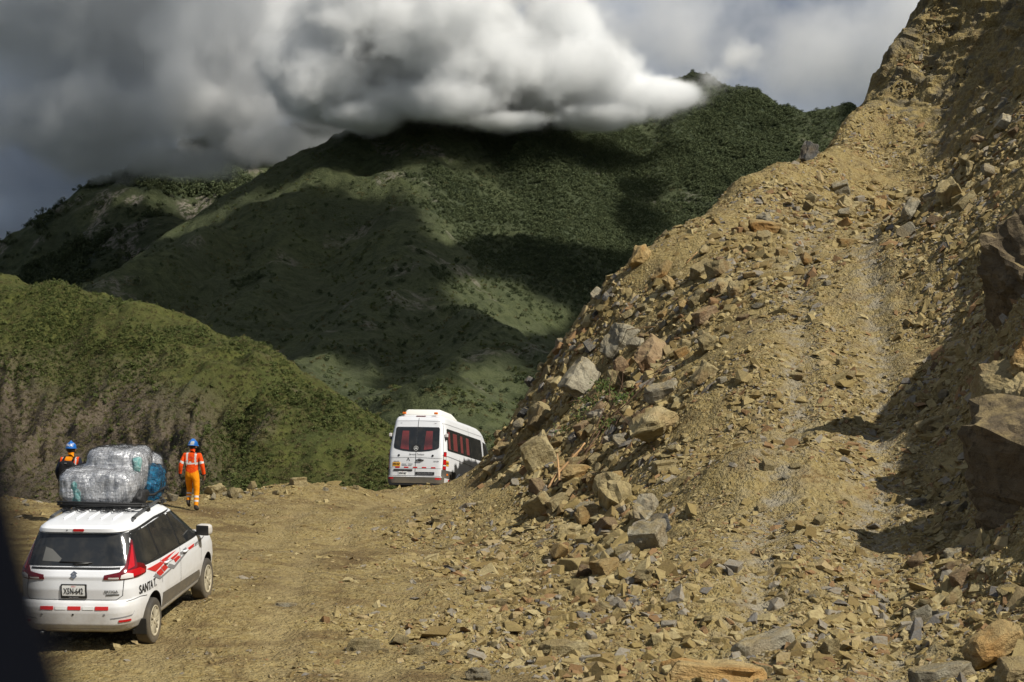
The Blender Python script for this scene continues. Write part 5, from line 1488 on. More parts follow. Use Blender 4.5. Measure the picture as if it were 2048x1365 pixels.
m.nrm(m.bump(m.math('ADD', m.math('MULTIPLY', n1, .45), m.math('MULTIPLY', n2, .55)), .026, 1.0))
M_wrap = m.m
def bagm(name, c1, c2):
    m = NT(name); co = m.obj(); n1 = m.noise(14, 5, .6, co, 1.0)
    m.base(m.mix(m.ramp(n1, [(.4, 0), (.62, 1)]), c1, c2)); m.rough(.35); m.nrm(m.bump(n1, .04, 1.0)); return m.m
M_bag = bagm('blue_sack', (.005, .085, .20), (.02, .23, .42)); M_teal = bagm('teal_sack', (.10, .30, .30), (.30, .46, .45)); M_net = plain('black_net', (.012, .012, .013), .7)
load = empty('roof_load'); load.matrix_world = CAR_M
bundles = [('lower_bundle', (-.12, -.42, 1.94), (1.06, 1.02, .50), 3.1, 0.0), ('upper_bundle', (.03, -.16, 2.12), (.82, .78, .60), 7.7, 0.1), ('front_bundle', (.06, .26, 1.98), (.80, .58, .62), 11.3, -.1)]
def fused(name, vox, grow, smooth, bump=True):
    """the bundles wrapped together under one skin"""
    bm = bmesh.new()
    for nm, c, sz, sd, rt in bundles:
        t = soft_box(nm, c, (sz[0] + grow, sz[1] + grow, sz[2] + grow), None, sd, rot=rt, n=5.0, amp=.04, wr=0, sub=14)
        me_ = bm_mesh('t', t); bm.from_mesh(me_); bpy.data.meshes.remove(me_)
    o = link(name, bm_mesh(name, bm)); r = o.modifiers.new('r', 'REMESH'); r.mode = 'VOXEL'; r.voxel_size = vox
    sm = o.modifiers.new('s', 'SMOOTH'); sm.iterations = smooth; sm.factor = .5
    bpy.context.view_layer.update()
    out = bpy.data.meshes.new_from_object(o.evaluated_get(bpy.context.evaluated_depsgraph_get())); bpy.data.objects.remove(o)
    co = np.empty(len(out.vertices) * 3); out.vertices.foreach_get('co', co); co = co.reshape(-1, 3)
    no = np.empty(len(co) * 3); out.vertices.foreach_get('normal', no); no = no.reshape(-1, 3)
    # tight folds of the wrap, running mostly upright
    d = .009 * fbm(co[:, 0] * 9, co[:, 1] * 9, co[:, 2] * 2.5, o=3, ridged=True) + .007 * fbm(co[:, 0] * 5, co[:, 1] * 5, co[:, 2] * 9, o=3)
    co = co + no * (d - .006)[:, None]
    out.vertices.foreach_set('co', co.astype(np.float32).ravel()); out.update()
    return out
me_w = fused('wrapped_bundle', .018, 0, 10)
for p in me_w.polygons: p.use_smooth = True
me_w.materials.clear(); link('wrapped_bundle', me_w, M_wrap, load)
link('teal_sack', bm_mesh('teal_sack', soft_box('t', (.36, -.40, 2.22), (.13, .20, .20), None, 5.0, 3.5, 10), True), M_teal, load)
link('teal_sack', bm_mesh('teal_sack', soft_box('t', (-.36, -.89, 1.88), (.14, .10, .32), None, 6.0, 3.5, 10), True), M_teal, load)
tag(load, 'silver plastic-wrapped luggage heaped on the roof of the white car', 'luggage')
bag = link('blue_sack', bm_mesh('blue_sack', soft_box('b', (.44, .0, 1.90), (.30, .50, .46), None, 9.0, 3.2, 18, .05, .03), True), M_bag)
bag.matrix_world = CAR_M
tag(bag, 'bright blue sack tied beside the silver load on the car roof', 'sack')
# net over everything: knotted mesh of thin cords
def net_over(name, c, size, seed, rot, sub, rad, parent, zmin):
    bm = soft_box(name, c, (size[0] + .03, size[1] + .03, size[2] + .03), None, seed, sub=sub, wr=0.010, rot=rot, n=5.0, amp=.045)
    bmesh.ops.delete(bm, geom=[v for v in bm.verts if v.co.z < zmin], context='VERTS')
    bmesh.ops.wireframe(bm, faces=bm.faces, thickness=rad, use_replace=True, use_even_offset=False, use_boundary=True)
    return link(name, bm_mesh(name, bm), M_net, parent)
net = empty('cargo_net'); net.matrix_world = CAR_M
me_n = fused('net_mesh', .046, .035, 3)
bm = bmesh.new(); bm.from_mesh(me_n); bpy.data.meshes.remove(me_n)
bmesh.ops.delete(bm, geom=[v for v in bm.verts if v.co.z < 1.71], context='VERTS')
bmesh.ops.wireframe(bm, faces=bm.faces, thickness=.0034, use_replace=True, use_even_offset=False, use_boundary=True)
link('net_mesh', bm_mesh('net_mesh', bm), M_net, net)
net_over('net_mesh', (.44, .0, 1.90), (.30, .50, .46), 9.0, 0, 14, .005, net, 1.72)
bm = soft_box('k', (.40, -.62, 1.78), (.24, .28, .20), None, 31.0, 3, 12, .05, .03)
link('gathered_knot', bm_mesh('gathered_knot', bm, True), M_net, net)
for y, z in ((-.98, 1.745), (-.98, 1.775)):
    tube('tie_strap', [(-.66, y + .25, z - .05), (-.60, y, z), (0, y - .02, z - .005), (.50, y, z - .02), (.62, y + .2, z - .05)], .014, M_net, net)
tube('tie_strap', [(.42, -.60, 1.80), (.56, -.30, 1.78), (.635, .05, 1.84), (.60, .3, 1.76)], .016, M_net, net)
for k in range(26):   # loose skirt of net lying on the roof
    a = R.uniform(-.58, .45); b = R.uniform(.05, .3)
    tube('net_hem', [(a, -.95, 1.70), (a + b * .5, -1.03 - R.uniform(0, .10), 1.668), (a + b, -.95, 1.69)], .006, M_net, net, 5)
tag(net, 'black cord net stretched over the load on the car roof', 'net')
# ================================================================== white van going over the crest
VAN = Shell(
    w=[(.36, .90), (.45, .965), (.60, .985), (.95, .995), (1.35, .99), (1.7, .955), (2.1, .905), (2.4, .862), (2.52, .83), (2.60, .77), (2.65, .66), (2.685, .45), (2.70, .2), (2.705, .03)],
    yr=[(.36, -3.38), (.42, -3.47), (.62, -3.48), (.645, -3.42), (1.3, -3.42), (1.7, -3.385), (2.2, -3.315), (2.45, -3.27), (2.56, -3.22), (2.63, -3.10), (2.67, -2.8), (2.69, -2.3), (2.70, -1.5), (2.705, -.6)],
    yf=[(.36, 3.40), (.60, 3.48), (.95, 3.38), (1.1, 3.2), (1.2, 2.85), (1.3, 2.55), (1.7, 2.2), (2.1, 1.85), (2.4, 1.5), (2.52, 1.25), (2.6, 1.0), (2.65, .6), (2.685, .2), (2.70, -.2), (2.705, -.5)], n=14)
van = empty('van'); S = VAN
zs = np.unique(np.concatenate([np.linspace(.36, 2.62, 44), [a for a, b in VAN.yr], [a for a, b in VAN.w], [a for a, b in VAN.yf]]))
vb = link('body', VAN.body_mesh(zs, 112), M_vanwhite, van)
cut_wells(vb, [(-1.75, .36), (2.15, .36)], 0.43, .90, .5)
shade_auto(vb.data, 42)
for sg in (1, -1):
    w_ = drape('rear_window', [(sg * a, b) for a, b in [(.012, 1.43), (.18, 1.432), (.45, 1.46), (.70, 1.52), (.755, 1.56), (.765, 1.62), (.735, 2.19), (.70, 2.235), (.012, 2.24)]], S.m_rear, M_glass, van, .006)
    cu = [(.17, 1.49, 2.10, .28), (-1, 0, 0, 0)]
    V_ = [(sg * a, b) for a, b in ((.27, 1.49), (.52, 1.53), (.50, 2.11), (.30, 2.11))]
    m_cur = plain('red_curtain', (.17, .02, .026), .75)
    bm = bmesh.new(); k = 15
    row0 = []; row1 = []
    for i in range(k):
        t = i / (k - 1); f = .006 + .009 * (i % 2)
        row0.append(bm.verts.new(S.m_rear(sg * (.25 + .29 * t), 1.49 + .04 * t, f))); row1.append(bm.verts.new(S.m_rear(sg * (.29 + .22 * t), 2.11, f)))
    for i in range(k - 1): bm.faces.new([row0[i], row0[i + 1], row1[i + 1], row1[i]])
    link('curtain', bm_mesh('curtain', bm), m_cur, w_)
    t = drape('tail_lamp', [(sg * a, b) for a, b in [(.905, .87), (1.075, .87), (1.08, 1.44), (1.0, 1.455), (.925, 1.44)]], S.m_wrap, M_dred, van, .010, .06)
    drape('red_lens', [(sg * a, b) for a, b in [(.93, 1.30), (1.06, 1.30), (1.065, 1.425), (.94, 1.425)]], S.m_wrap, M_red, t, .014, .06, sink=0)
    drape('clear_lens', [(sg * a, b) for a, b in [(.93, 1.20), (1.06, 1.20), (1.06, 1.285), (.93, 1.285)]], S.m_wrap, M_clear, t, .014, .06, sink=0)
    drape('red_lens', [(sg * a, b) for a, b in [(.92, 1.04), (1.06, 1.04), (1.06, 1.185), (.92, 1.185)]], S.m_wrap, M_red, t, .014, .06, sink=0)
    drape('clear_lens', [(sg * a, b) for a, b in [(.92, .99), (1.06, .99), (1.06, 1.025), (.92, 1.025)]], S.m_wrap, M_clear, t, .014, .06, sink=0)
    drape('red_lens', [(sg * a, b) for a, b in [(.92, .89), (1.06, .89), (1.06, .975), (.92, .975)]], S.m_wrap, M_red, t, .014, .06, sink=0)
    drape('corner_cladding', [(sg * a, b) for a, b in [(.88, .66), (1.10, .66), (1.10, .84), (.92, .84)]], S.m_wrap, M_dgrey, van, .006, .08)
    drape('bumper_reflector', [(sg * a, b) for a, b in rrect(.70, .88, .535, .60, .01)], S.m_wrap, M_redfilm, van, .022)
    box('marker_lamp', (sg * .535, -3.16, 2.70), (.12, .08, .07), M_amber, van, bev=.02)
    wl_ = empty('work_lamp'); wl_.parent = van
    box('lamp', (sg * .945, -3.22, 1.98), (.10, .08, .12), M_clear, wl_, bev=.02)
    box('bracket', (sg * .925, -3.21, 1.88), (.07, .06, .10), M_trim, wl_, bev=.01)
    drape('hinge_cap', rrect(sg * .57 - .035, sg * .57 + .035, 1.275, 1.345, .034), S.m_rear, M_trim, van, .012)
drape('bumper', rrect(-1.02, 1.02, .42, .62, .03), S.m_wrap, M_dgrey, van, .022)
gap([(0, .66), (0, 2.58)], S.m_rear, van, .016); gap([(-.90, .655), (.90, .655)], S.m_rear, van, .014)
gap([(-.90, .655), (-.92, 1.2), (-.86, 2.0), (-.78, 2.5), (-.68, 2.575), (.68, 2.575), (.78, 2.5), (.86, 2.0), (.92, 1.2), (.90, .655)], S.m_rear, van, .010, M_greyfilm)
gap([(-.78, 2.43), (0, 2.445), (.78, 2.43)], S.m_rear, van, .010, M_greyfilm); gap([(-.88, 1.22), (0, 1.25), (.88, 1.22)], S.m_rear, van, .010, M_greyfilm); gap([(-.88, .90), (.88, .90)], S.m_rear, van, .008, M_greyfilm)
drape('roof_brake_lamp', rrect(-.13, .19, 2.585, 2.625, .01), S.m_rear, M_dred, van, .02)
hd = tube('door_handle', [S.m_rear(.03, 1.16, .0), S.m_rear(.06, 1.165, .035), S.m_rear(.22, 1.165, .035), S.m_rear(.27, 1.16, .0)], .02, M_trim, van)
drape('handle_recess', rrect(.07, .20, 1.13, 1.215, .04), S.m_rear, M_greyfilm, van, .004)
drape('plate_recess', rrect(-.73, -.09, .805, .865, .02), S.m_rear, M_trim, van, .014)
pf = drape('plate', rrect(-.555, -.27, .665, .795, .01), S.m_rear, M_platew, van, .012)
text_on('plate_number', 'X9W-967', S.m_rear, -.412, .725, .095, M_blackfilm, pf, .017, stretch=.66, bold=.002)
text_on('plate_caption', 'PERU', S.m_rear, -.412, .783, .02, M_redfilm, pf, .017)
pb = drape('name_plate', rrect(.02, .65, .69, .785, .01), S.m_rear, M_trim, van, .012)
text_on('lettering', 'Mercedes-Benz', S.m_rear, .335, .737, .085, M_greyfilm, pb, .017, stretch=.98)
py_ = drape('side_number_plate', rrect(-.77, -.51, .955, 1.085, .008), S.m_rear, M_platey, van, .008)
text_on('plate_number', 'X9W-967', S.m_rear, -.64, 1.02, .10, M_blackfilm, py_, .013, stretch=.56, bold=.003)
text_on('lettering', 'Servicio Turístico', S.m_rear, .02, 1.345, .092, M_blackfilm, van, .006, shear=.45, stretch=.78)
text_on('lettering', 'SPRINTER', S.m_rear, -.64, 1.108, .045, M_greyfilm, van, .006, shear=.2, bold=.002)
text_on('lettering', '515 CDI', S.m_rear, .69, 1.125, .05, M_greyfilm, van, .006, shear=.2, bold=.002)
for a, b, z in ((-.46, -.30, 1.03), (-.24, -.09, 1.035), (-.46, -.27, .985), (-.25, -.12, .985)): drape('small_print', rrect(a, b, z - .008, z + .008, .004), S.m_rear, M_greyfilm, van, .006, sink=0)
tri = empty('company_mark'); tri.parent = van
drape('stroke', [(-.30, 1.135), (-.275, 1.135), (-.245, 1.225), (-.255, 1.24)], S.m_rear, M_trim, tri, .006, sink=0)
drape('stroke', [(-.21, 1.135), (-.185, 1.135), (-.245, 1.24), (-.252, 1.22)], S.m_rear, M_trim, tri, .006, sink=0)
for a in (-.67, -.375, -.075, .225, .535):
    drape('reflective_strip', rrect(a, a + .145, .905, .945, .004, 1), S.m_rear, M_redfilm, van, .006)
em = empty('star_emblem'); em.parent = van
bm = bmesh.new()
for k in range(28):
    a0, a1 = 2 * math.pi * k / 28, 2 * math.pi * (k + 1) / 28
    f = lambda a, r: bm.verts.new(S.m_rear(-.005 + r * math.cos(a), 1.545 + r * math.sin(a), .016))
    bm.faces.new([f(a0, .062), f(a1, .062), f(a1, .074), f(a0, .074)])
for k in range(3):
    a = math.pi / 2 + k * 2 * math.pi / 3
    f = lambda an, r: bm.verts.new(S.m_rear(-.005 + r * math.cos(an), 1.545 + r * math.sin(an), .016))
    bm.faces.new([f(a, .066), f(a + 1.05, .016), f(a + math.pi, .002), f(a - 1.05, .016)])
link('star', bm_mesh('star', bm), M_platew, em)
drape('emblem_base', rrect(-.16, .16, 1.44, 1.66, .07), S.m_rear, M_trim, em, .012)
for fun, right in ((S.m_side, True), (S.m_left, False)):
    sw = drape('side_window', [(-3.05, 1.50), (.95, 1.50), (.97, 1.53), (.92, 2.19), (.88, 2.22), (-3.0, 2.22), (-3.06, 2.18), (-3.10, 1.54)], fun, M_glass, van, .006, .15)
    for y in (-1.75, -.45):
        gap([(y, 1.50), (y, 2.21)], lambda a, b, o: fun(a, b, .010), sw, .03)
    m_cur2 = plain('side_curtain', (.12, .02, .018), .75)
    for y0, y1 in ((-2.98, -2.78), (-2.45, -2.0), (-1.62, -1.35), (-.95, -.62)):
        bm = bmesh.new(); k = 9; r0 = []; r1 = []
        for i in range(k):
            y = y0 + (y1 - y0) * i / (k - 1); f = .008 + .008 * (i % 2)
            r0.append(bm.verts.new(fun(y, 1.56, f))); r1.append(bm.verts.new(fun(y, 2.12, f)))
        for i in range(k - 1): bm.faces.new([r0[i], r0[i + 1], r1[i + 1], r1[i]])
        link('curtain', bm_mesh('curtain', bm), m_cur2, sw)
    drape('door_window', [(1.12, 1.45), (2.30, 1.38), (2.20, 1.52), (1.72, 2.08), (1.60, 2.14), (1.14, 2.18)], fun, M_glass, van, .006)
    drape('side_cladding', [(-3.38, .62), (-2.26, .62), (-2.20, .80), (-2.24, .86), (-3.38, .86)], fun, M_dgrey, van, .012)
    drape('side_cladding', [(-1.22, .62), (1.62, .62), (1.62, .82), (-1.26, .82)], fun, M_dgrey, van, .012)
    gap([(-3.38, 1.32), (-2.0, 1.28), (0, 1.20), (1.3, 1.12), (2.4, 1.02)], fun, van, .022, M_greyfilm)
    gap([(-3.3, 2.36), (1.1, 2.36)], fun, van, .014, M_greyfilm); gap([(-.55, .86), (-.55, 2.55)], fun, van, .010, M_greyfilm); gap([(1.04, .7), (1.04, 2.3)], fun, van, .014, M_greyfilm)
    drape('side_plate', rrect(-3.22, -3.0, 1.0, 1.17, .01), fun, M_platey, van, .008)
    if right: text_on('plate_number', 'X9W', fun, -3.11, 1.085, .1, M_blackfilm, van, .013, stretch=.9, bold=.003)
    drape('side_marker', rrect(-3.15, -3.03, .70, .76, .01), fun, M_amber, van, .016)
    drape('side_reflector', rrect(-2.95, -2.82, .52, .58, .01), fun, M_redfilm, van, .016)
    tube('slide_handle', [fun(.75, 1.12, .0), fun(.78, 1.12, .04), fun(.95, 1.11, .04), fun(.98, 1.11, 0)], .02, M_trim, van)
    drape('fuel_cap', rrect(-3.36, -3.29, 1.28, 1.37, .03), fun, M_trim, van, .006)
# wheel-arch flares
for sg in (1, -1):
    for y in (-1.75, 2.15):
        pts = [(sg * (.985), y + .45 * math.cos(a), .36 + .45 * math.sin(a)) for a in np.linspace(0.1, math.pi - .1, 14)]
        tube('arch_flare', pts, .045, M_vanwhite, van)
        make_wheel(van, sg * .86, y, .36, .36, .24, .22, 6, sg)
# roof air conditioner: a rounded wedge
bm = bmesh.new()
for (x0, x1, y, z) in ((-.62, .62, -3.02, 2.66), (-.62, .62, -1.05, 2.66)):
    pass
V = [(-.66, -2.95, 2.64), (.66, -2.95, 2.64), (.62, -.85, 2.66), (-.62, -.85, 2.66), (-.58, -2.82, 2.86), (.58, -2.82, 2.86), (.50, -1.35, 2.88), (-.50, -1.35, 2.88)]
vs_ = [bm.verts.new(p) for p in V]
for f in ((3, 2, 1, 0), (4, 5, 6, 7), (0, 1, 5, 4), (1, 2, 6, 5), (2, 3, 7, 6), (3, 0, 4, 7)): bm.faces.new([vs_[i] for i in f])
bmesh.ops.bevel(bm, geom=bm.edges[:], offset=.06, segments=3, affect='EDGES', profile=.5)
link('roof_unit', bm_mesh('roof_unit', bm, True), plain('roof_unit_white', (.74, .73, .68), .5), van)
box('chassis', (0, 0, .42), (1.5, 6.2, .16), M_well, van)
box('step', (0, -3.42, .38), (1.7, .12, .07), M_trim, van)
VAN_LOC = Vector((-2.26, 60.8, -5.47)); VAN_ROT = Euler((math.radians(-8.5), 0, math.radians(-15.0)))
van.location = VAN_LOC; van.rotation_euler = VAN_ROT
tag(van, 'white tourist van seen from behind tipping over the crest of the road', 'van')
# ================================================================== two road workers
def cloth(name, col, rough=.8):
    m = NT(name); co = m.obj(); n = m.noise(9, 4, .6, co, .6)
    m.base(m.mix(m.ramp(n, [(.35, .35), (.6, 0)]), col, tuple(c * .55 for c in col))); m.rough(rough); m.spec(.2)
    m.nrm(m.bump(n, .03, .9)); return m.m
M_or = cloth('orange_jacket', (.78, .075, .006)); M_yel = cloth('yellow_orange_trousers', (.85, .28, .004)); M_refl = plain('reflective_tape', (.58, .58, .57), .4)
M_skin = plain('skin', (.22, .105, .06), .6); M_boot = plain('boot_leather', (.03, .025, .02), .7); M_glove = plain('dark_glove', (.02, .02, .022), .8)
M_navy = cloth('navy_sleeve', (.012, .016, .03)); M_pack = cloth('black_pack', (.012, .012, .014)); M_hair = plain('black_hair', (.01, .008, .007), .7)
M_helmet = plain('blue_helmet', (.008, .11, .40), .35, coat=.25); M_helmgrey = plain('grey_helmet_film', (.34, .36, .36), .35)

def skin_body(name, J, E, mats, paint, parent):
    """one continuous body grown over a skeleton; J joint -> (pos, radius), E bones"""
    names = list(J); idx = {k: i for i, k in enumerate(names)}
    me = bpy.data.meshes.new(name)
    me.from_pydata([J[k][0] for k in names], [(idx[a], idx[b]) for a, b in E], [])
    o = bpy.data.objects.new(name, me); COL.objects.link(o)
    sk = o.modifiers.new('skin', 'SKIN'); sk.use_smooth_shade = True
    sv = me.skin_vertices[0].data
    for k, i in idx.items():
        r = J[k][1]; sv[i].radius = r if isinstance(r, tuple) else (r, r)
        sv[i].use_root = (k == 'pelvis')
    ss = o.modifiers.new('sub', 'SUBSURF'); ss.levels = 3; ss.render_levels = 3
    bpy.context.view_layer.update()
    dg = bpy.context.evaluated_depsgraph_get()
    out = bpy.data.meshes.new_from_object(o.evaluated_get(dg))
    bpy.data.objects.remove(o)
    for m in mats: out.materials.append(m)
    bones = [(a, b, np.array(J[a][0]), np.array(J[b][0])) for a, b in E]
    C = np.empty(len(out.polygons) * 3); out.polygons.foreach_get('center', C); C = C.reshape(-1, 3)
    Q = []; T = []
    for a, b, A, B in bones:
        d = B - A; t = np.clip((C - A) @ d / (d @ d), 0, 1)
        ra = J[a][1]; ra = max(ra) if isinstance(ra, tuple) else ra      # thick bones reach further
        Q.append(np.linalg.norm(C - A - t[:, None] * d, axis=1) / ra); T.append(t)
    Q = np.array(Q); T = np.array(T); k = Q.argmin(0)
    mi = np.array([paint(bones[q][0], bones[q][1], T[q, i], C[i]) for i, q in enumerate(k)], dtype=np.int32)
    out.polygons.foreach_set('material_index', mi)
    out.polygons.foreach_set('use_smooth', np.ones(len(mi), dtype=bool))
    return link('body', out, None, parent)

def helmet(parent, c, yaw, label=None, film=False):
    hm = empty('helmet'); hm.parent = parent; hm.location = c; hm.rotation_euler = (-.08, 0, yaw)
    bm = bmesh.new(); bmesh.ops.create_uvsphere(bm, u_segments=28, v_segments=18, radius=1)
    bmesh.ops.delete(bm, geom=[v for v in bm.verts if v.co.z < -.12], context='VERTS')
    for v in bm.verts:
        rid = .03 * math.exp(-(v.co.x / .18) ** 2) * max(0, v.co.z)
        v.co = Vector((v.co.x * .118, v.co.y * .142, v.co.z * .125 + rid))
    link('shell', bm_mesh('shell', bm, True), M_helmet, hm)
    V = []; k = 36
    for i in range(k):
        a = 2 * math.pi * i / k; f = max(0, math.sin(a)); 
        for r, z in ((1.0, -.004), (1.10 + .22 * f ** 2, -.022 - .012 * f), (1.09 + .22 * f ** 2, -.030 - .012 * f), (.98, -.016)):
            V.append((math.cos(a) * .117 * r, math.sin(a) * .141 * r, z))
    Fc = [[i * 4 + j, ((i + 1) % k) * 4 + j, ((i + 1) % k) * 4 + (j + 1) % 4, i * 4 + (j + 1) % 4] for i in range(k) for j in range(4)]
    me = bpy.data.meshes.new('brim'); me.from_pydata(V, [], Fc); me.update(); link('brim', me, M_helmet, hm)
    fn = lambda a, b, o: Vector((.118 * math.sin(a / .118) * 1.0, -(.142 + o) * math.cos(a / .118) * math.sqrt(max(.05, 1 - (b / .125) ** 2)), b))
    if film:
        drape('sticker', rrect(.03, .12, -.01, .085, .02), fn, M_helmgrey, hm, .004, .03, sink=0)
        drape('strap_pad', rrect(-.02, .08, -.035, 0.0, .01), lambda a, b, o: Vector((.122 * math.sin(a / .12), -.146 * math.cos(a / .12), b)), M_refl, hm, .004, .03, sink=0)
    else:
        text_on('helmet_writing', 'WSC', fn, -.005, .045, .085, M_refl, hm, .006, stretch=.95, shear=.25, bold=.002)
    return hm

def person_parts(parent, J, head, yaw):
    hx, hy, hz = head
    bm = bmesh.new(); bmesh.ops.create_uvsphere(bm, u_segments=20, v_segments=14, radius=1)
    bmesh.ops.delete(bm, geom=[v for v in bm.verts if v.co.y > .35 and v.co.z < .35], context='VERTS')
    for v in bm.verts: v.co = Vector((v.co.x * .100, v.co.y * .116, v.co.z * .118))
    h = link('hair', bm_mesh('hair', bm, True), M_hair, parent); h.location = (hx, hy, hz + .015); h.rotation_euler = (0, 0, yaw)
    f = empty('face'); f.parent = parent; f.location = head; f.rotation_euler = (0, 0, yaw)
    def blob(nm, c, s, mat):
        bm = bmesh.new(); bmesh.ops.create_icosphere(bm, subdivisions=2, radius=1)
        for v in bm.verts: v.co = Vector((v.co.x * s[0] + c[0], v.co.y * s[1] + c[1], v.co.z * s[2] + c[2]))
        link(nm, bm_mesh(nm, bm, True), mat, f)
    for sg in (1, -1):
        blob('ear', (sg * .098, .0, -.01), (.016, .026, .036), M_skin)
        blob('eye', (sg * .033, .098, .0), (.014, .010, .009), M_boot)
    blob('nose', (0, .115, -.028), (.016, .022, .024), M_skin)
    blob('mouth', (0, .102, -.066), (.026, .008, .007), plain('lip', (.18, .06, .05), .6))

def hand_joints(J, E, key, wrist, palm, out):
    """palm with four fingers and a thumb, slightly curled"""
    J[key + '_palm'] = (palm, .034); E.append((wrist, key + '_palm'))
    p = Vector(palm); d = (p - Vector(J[wrist][0])).normalized(); fw = Vector((0, 1, 0)); 
    for i, (off, ln) in enumerate(((-.030, .070), (-.010, .082), (.010, .078), (.030, .062))):
        a = p + fw * off + d * .035; b = a + d * ln * .55 - Vector((out, 0, 0)) * .012; c = b + d * ln * .4 - Vector((out, 0, 0)) * .03
        J['%s_f%da' % (key, i)] = (tuple(a), .011); J['%s_f%db' % (key, i)] = (tuple(b), .0095); J['%s_f%dc' % (key, i)] = (tuple(c), .008)
        E += [(key + '_palm', '%s_f%da' % (key, i)), ('%s_f%da' % (key, i), '%s_f%db' % (key, i)), ('%s_f%db' % (key, i), '%s_f%dc' % (key, i))]
    a = p + fw * .045 - d * .005; b = a + fw * .02 + d * .04
    J[key + '_ta'] = (tuple(a), .012); J[key + '_tb'] = (tuple(b), .009); E += [(key + '_palm', key + '_ta'), (key + '_ta', key + '_tb')]

# ---------- walking worker in orange
wx, wy = -8.28, 46.6
wz = float(h_near(np.array([wx + .1]), np.array([wy]))[0])
w1 = empty('person', (wx, wy, wz), (0, 0, math.radians(-6)))
J = {'pelvis': ((0, 0, .95), (.145, .115)), 'spine': ((0, .01, 1.12), (.155, .115)), 'chest': ((0, .01, 1.32), (.185, .125)), 'collar': ((0, 0, 1.465), (.10, .085)), 'neck': ((.0, .02, 1.53), .058),
     'head': ((.012, .035, 1.61), (.085, .095)), 'crown': ((.015, .035, 1.71), (.085, .10)),
     'r_hip': ((.10, 0, .88), .108), 'r_knee': ((.115, .02, .48), .076), 'r_ankle': ((.12, -.07, .10), .060), 'r_heel': ((.12, -.09, .045), .045), 'r_toe': ((.135, .12, .035), .038),
     'l_hip': ((-.10, .01, .88), .108), 'l_knee': ((-.125, .20, .53), .076), 'l_ankle': ((-.13, .10, .22), .060), 'l_heel': ((-.13, .07, .16), .045), 'l_toe': ((-.135, .24, .09), .038),
     'r_sh': ((.20, 0, 1.42), .078), 'r_el': ((.275, -.03, 1.16), .062), 'r_wr': ((.305, .03, .93), .046),
     'l_sh': ((-.20, 0, 1.42), .078), 'l_el': ((-.285, -.06, 1.17), .062), 'l_wr': ((-.325, .02, .95), .046)}
E = [('pelvis', 'spine'), ('spine', 'chest'), ('chest', 'collar'), ('collar', 'neck'), ('neck', 'head'), ('head', 'crown')]
for s_ in 'rl':
    E += [('pelvis', s_ + '_hip'), (s_ + '_hip', s_ + '_knee'), (s_ + '_knee', s_ + '_ankle'), (s_ + '_ankle', s_ + '_heel'), (s_ + '_heel', s_ + '_toe'), ('chest', s_ + '_sh'), (s_ + '_sh', s_ + '_el'), (s_ + '_el', s_ + '_wr')]
hand_joints(J, E, 'r', 'r_wr', (.312, .05, .865), 1); hand_joints(J, E, 'l', 'l_wr', (-.332, .04, .885), -1)
MT = [M_or, M_yel, M_refl, M_skin, M_boot, M_glove]
def paint1(a, b, t, c):
    x, y, z = c
    k = a + b
    if '_f' in b or '_palm' in b or '_t' in b and b[2:] in ('ta', 'tb'): return 5 if b[0] == 'l' else 3
    if b in ('r_heel', 'l_heel', 'r_toe', 'l_toe'): return 4
    if b.endswith('ankle'): return 2 if (.30 < t < .42 or .56 < t < .68) else (4 if t > .93 else 1)
    if b.endswith('knee') or b.endswith('hip'): return 1
    if b in ('head', 'crown') or (a == 'neck'): return 3
    if b == 'neck': return 0 if t < .4 else 3
    if b.endswith('_el'): return 2 if .62 < t < .82 else 0
    if b.endswith('_wr'): return 0 if t < .97 else 5
    if z < .965: return 1
    if 1.19 < z < 1.245: return 2
    if z >= 1.245 and .085 < abs(x) < .135: return 2
    return 0
skin_body('body', J, E, MT, paint1, w1)
person_parts(w1, J, (.014, .035, 1.655), -.45)
helmet(w1, (.014, .03, 1.70), -.45, film=True)
lg = empty('jacket_print'); lg.parent = w1
m_pr = plain('red_print', (.50, .015, .03), .7)
for (a, b, c, d) in ((-.06, -.02, 1.365, 1.375), (-.015, .02, 1.36, 1.385), (.03, .075, 1.365, 1.375), (-.065, -.02, 1.345, 1.353), (.03, .07, 1.343, 1.352)):
    drape('print', [(a, c), (b, c), (b, d), (a, d)], lambda p, q, o: Vector((p, -.112 - o - .02 * (1 - (p / .15) ** 2), q)), m_pr, lg, .006, .05, sink=0)
tag(w1, 'worker walking away in orange jacket and yellow-orange trousers with a blue helmet', 'person')

